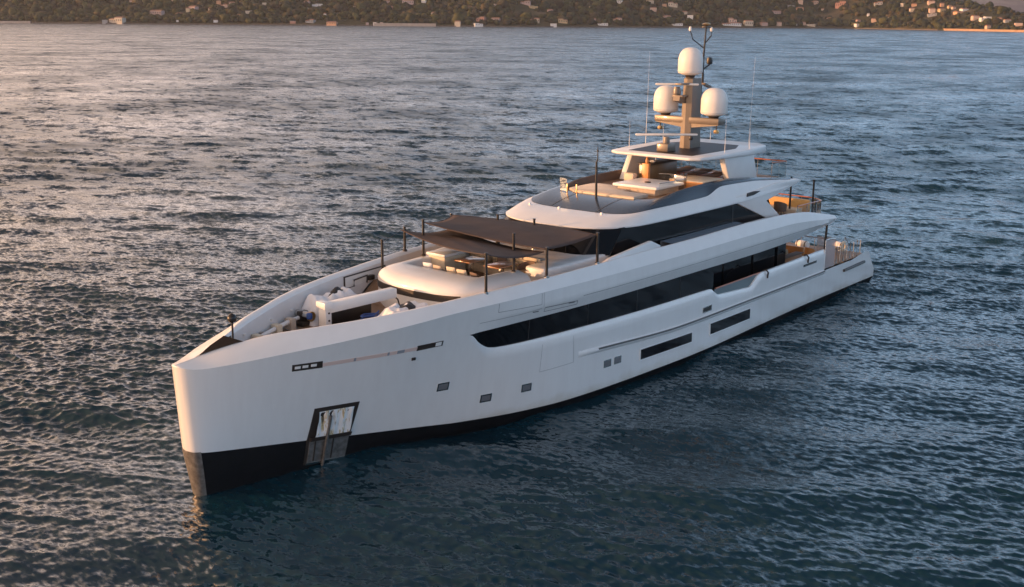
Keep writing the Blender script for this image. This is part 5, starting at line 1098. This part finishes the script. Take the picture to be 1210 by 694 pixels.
MB().box(6.9, 7.5, 1.75, 2.3, 4.44, 4.62, .03).build('base', 'dark', e); MB().tube([(7.2, 1.6, 4.85), (7.2, 2.4, 4.85)], .16, 16).build('drum', 'steel', e); MB().tube([(7.2, 1.52, 4.85), (7.2, 1.6, 4.85)], .2, 16).build('drum_flange', 'gold', e); MB().box(7.0, 7.4, 1.95, 2.2, 4.6, 5.0, .04).build('motor', 'dark', e)
bitt(4.1, -.75, 'steel mooring bitt on the port side of the foredeck near the bow'); bitt(4.4, 1.35, 'steel mooring bitt on the starboard side of the foredeck near the bow')
o = MB().box(6.75, 6.95, 1.15, 1.35, 4.85, 5.12, .06).build('blue_bag', 'blue'); tag(o, 'small blue bag hanging by the crane head', 'bag')
e = MB(); r = random.Random(3)
pts = [(8.8 + .35 * math.cos(a) + .1 * math.cos(3 * a), -.1 + .28 * math.sin(a), 4.47 + .02 * a) for a in np.linspace(0, 25, 120)]
tag(e.tube(pts, .035, 6).build('rope_coil', 'blue'), 'blue rope coiled on the deck under the crane arm', 'rope')
tag(MB().box(7.5, 9.9, .95, 1.4, 4.44, 5.08, .06).build('dark_deck_locker', 'blackpole'), 'low dark locker under the end of the crane arm', 'deck locker')
# life rafts and round fender on the stern
def raft(x, y, z, rz, label, mtl='dome'):
    e = tag(empty('life_raft', (x, y, z)), label, 'life raft', 'life raft canisters on the stern'); R = Matrix.Rotation(rz, 3, 'Z')
    p = [Vector((x, y, z + .3)) + R @ Vector((t * .72, 0, 0)) for t in (-.62, -.6, -.5, -.02, 0, .02, .5, .6, .62)]
    MB().tube(p, [.04, .17, .24, .25, .26, .25, .24, .17, .04], 22).build('canister', mtl, e)
    for t in (-.3, .3): q = Vector((x, y, z)) + R @ Vector((t, 0, 0)); MB().obox(q + Vector((0, 0, .04)), .1, .6, .09, R, .02).build('cradle', 'steel', e); MB().tube([q + Vector((0, 0, .3)) - R @ Vector((.03, 0, 0)), q + Vector((0, 0, .3)) + R @ Vector((.03, 0, 0))], .262, 22).build('strap', 'dark', e)
raft(46.7, -2.9, 2.15, 1.2, 'white life raft canister on the stern, inside the steel rails'); raft(46.3, -.6, 2.0, 1.4, 'white life raft canister on the far side of the stern')
e = tag(empty('life_ring', (45.0, -3.9, 2.9)), 'cream life ring hung on the stern rail beside the boarding gate', 'life ring')
rows = [[(45.0 + (.26 + .08 * math.cos(b_)) * math.cos(a), -3.92 + .08 * math.sin(b_), 2.78 + (.26 + .08 * math.cos(b_)) * math.sin(a)) for b_ in np.linspace(0, 2 * math.pi, 10)[:-1]] for a in np.linspace(0, 2 * math.pi, 25)]
MB().grid(rows, closed=True).build('ring', 'cream', e)
cushion(41.7, -1.6, 2.6, .55, .5, .2, .2, 1.0, 'cream', 'pale bolster cushion nearest the camera on the aft deck sofa', 'cushions on the aft deck')
cushion(41.8, .2, 2.6, .55, .5, .2, -.2, 1.0, 'cover', 'white cushion in the middle of the aft deck sofa', 'cushions on the aft deck')
cushion(42.2, 1.4, 2.7, .5, .5, .2, .4, .9, 'blackcover', 'black cushion at the far end of the aft deck sofa', 'cushions on the aft deck')
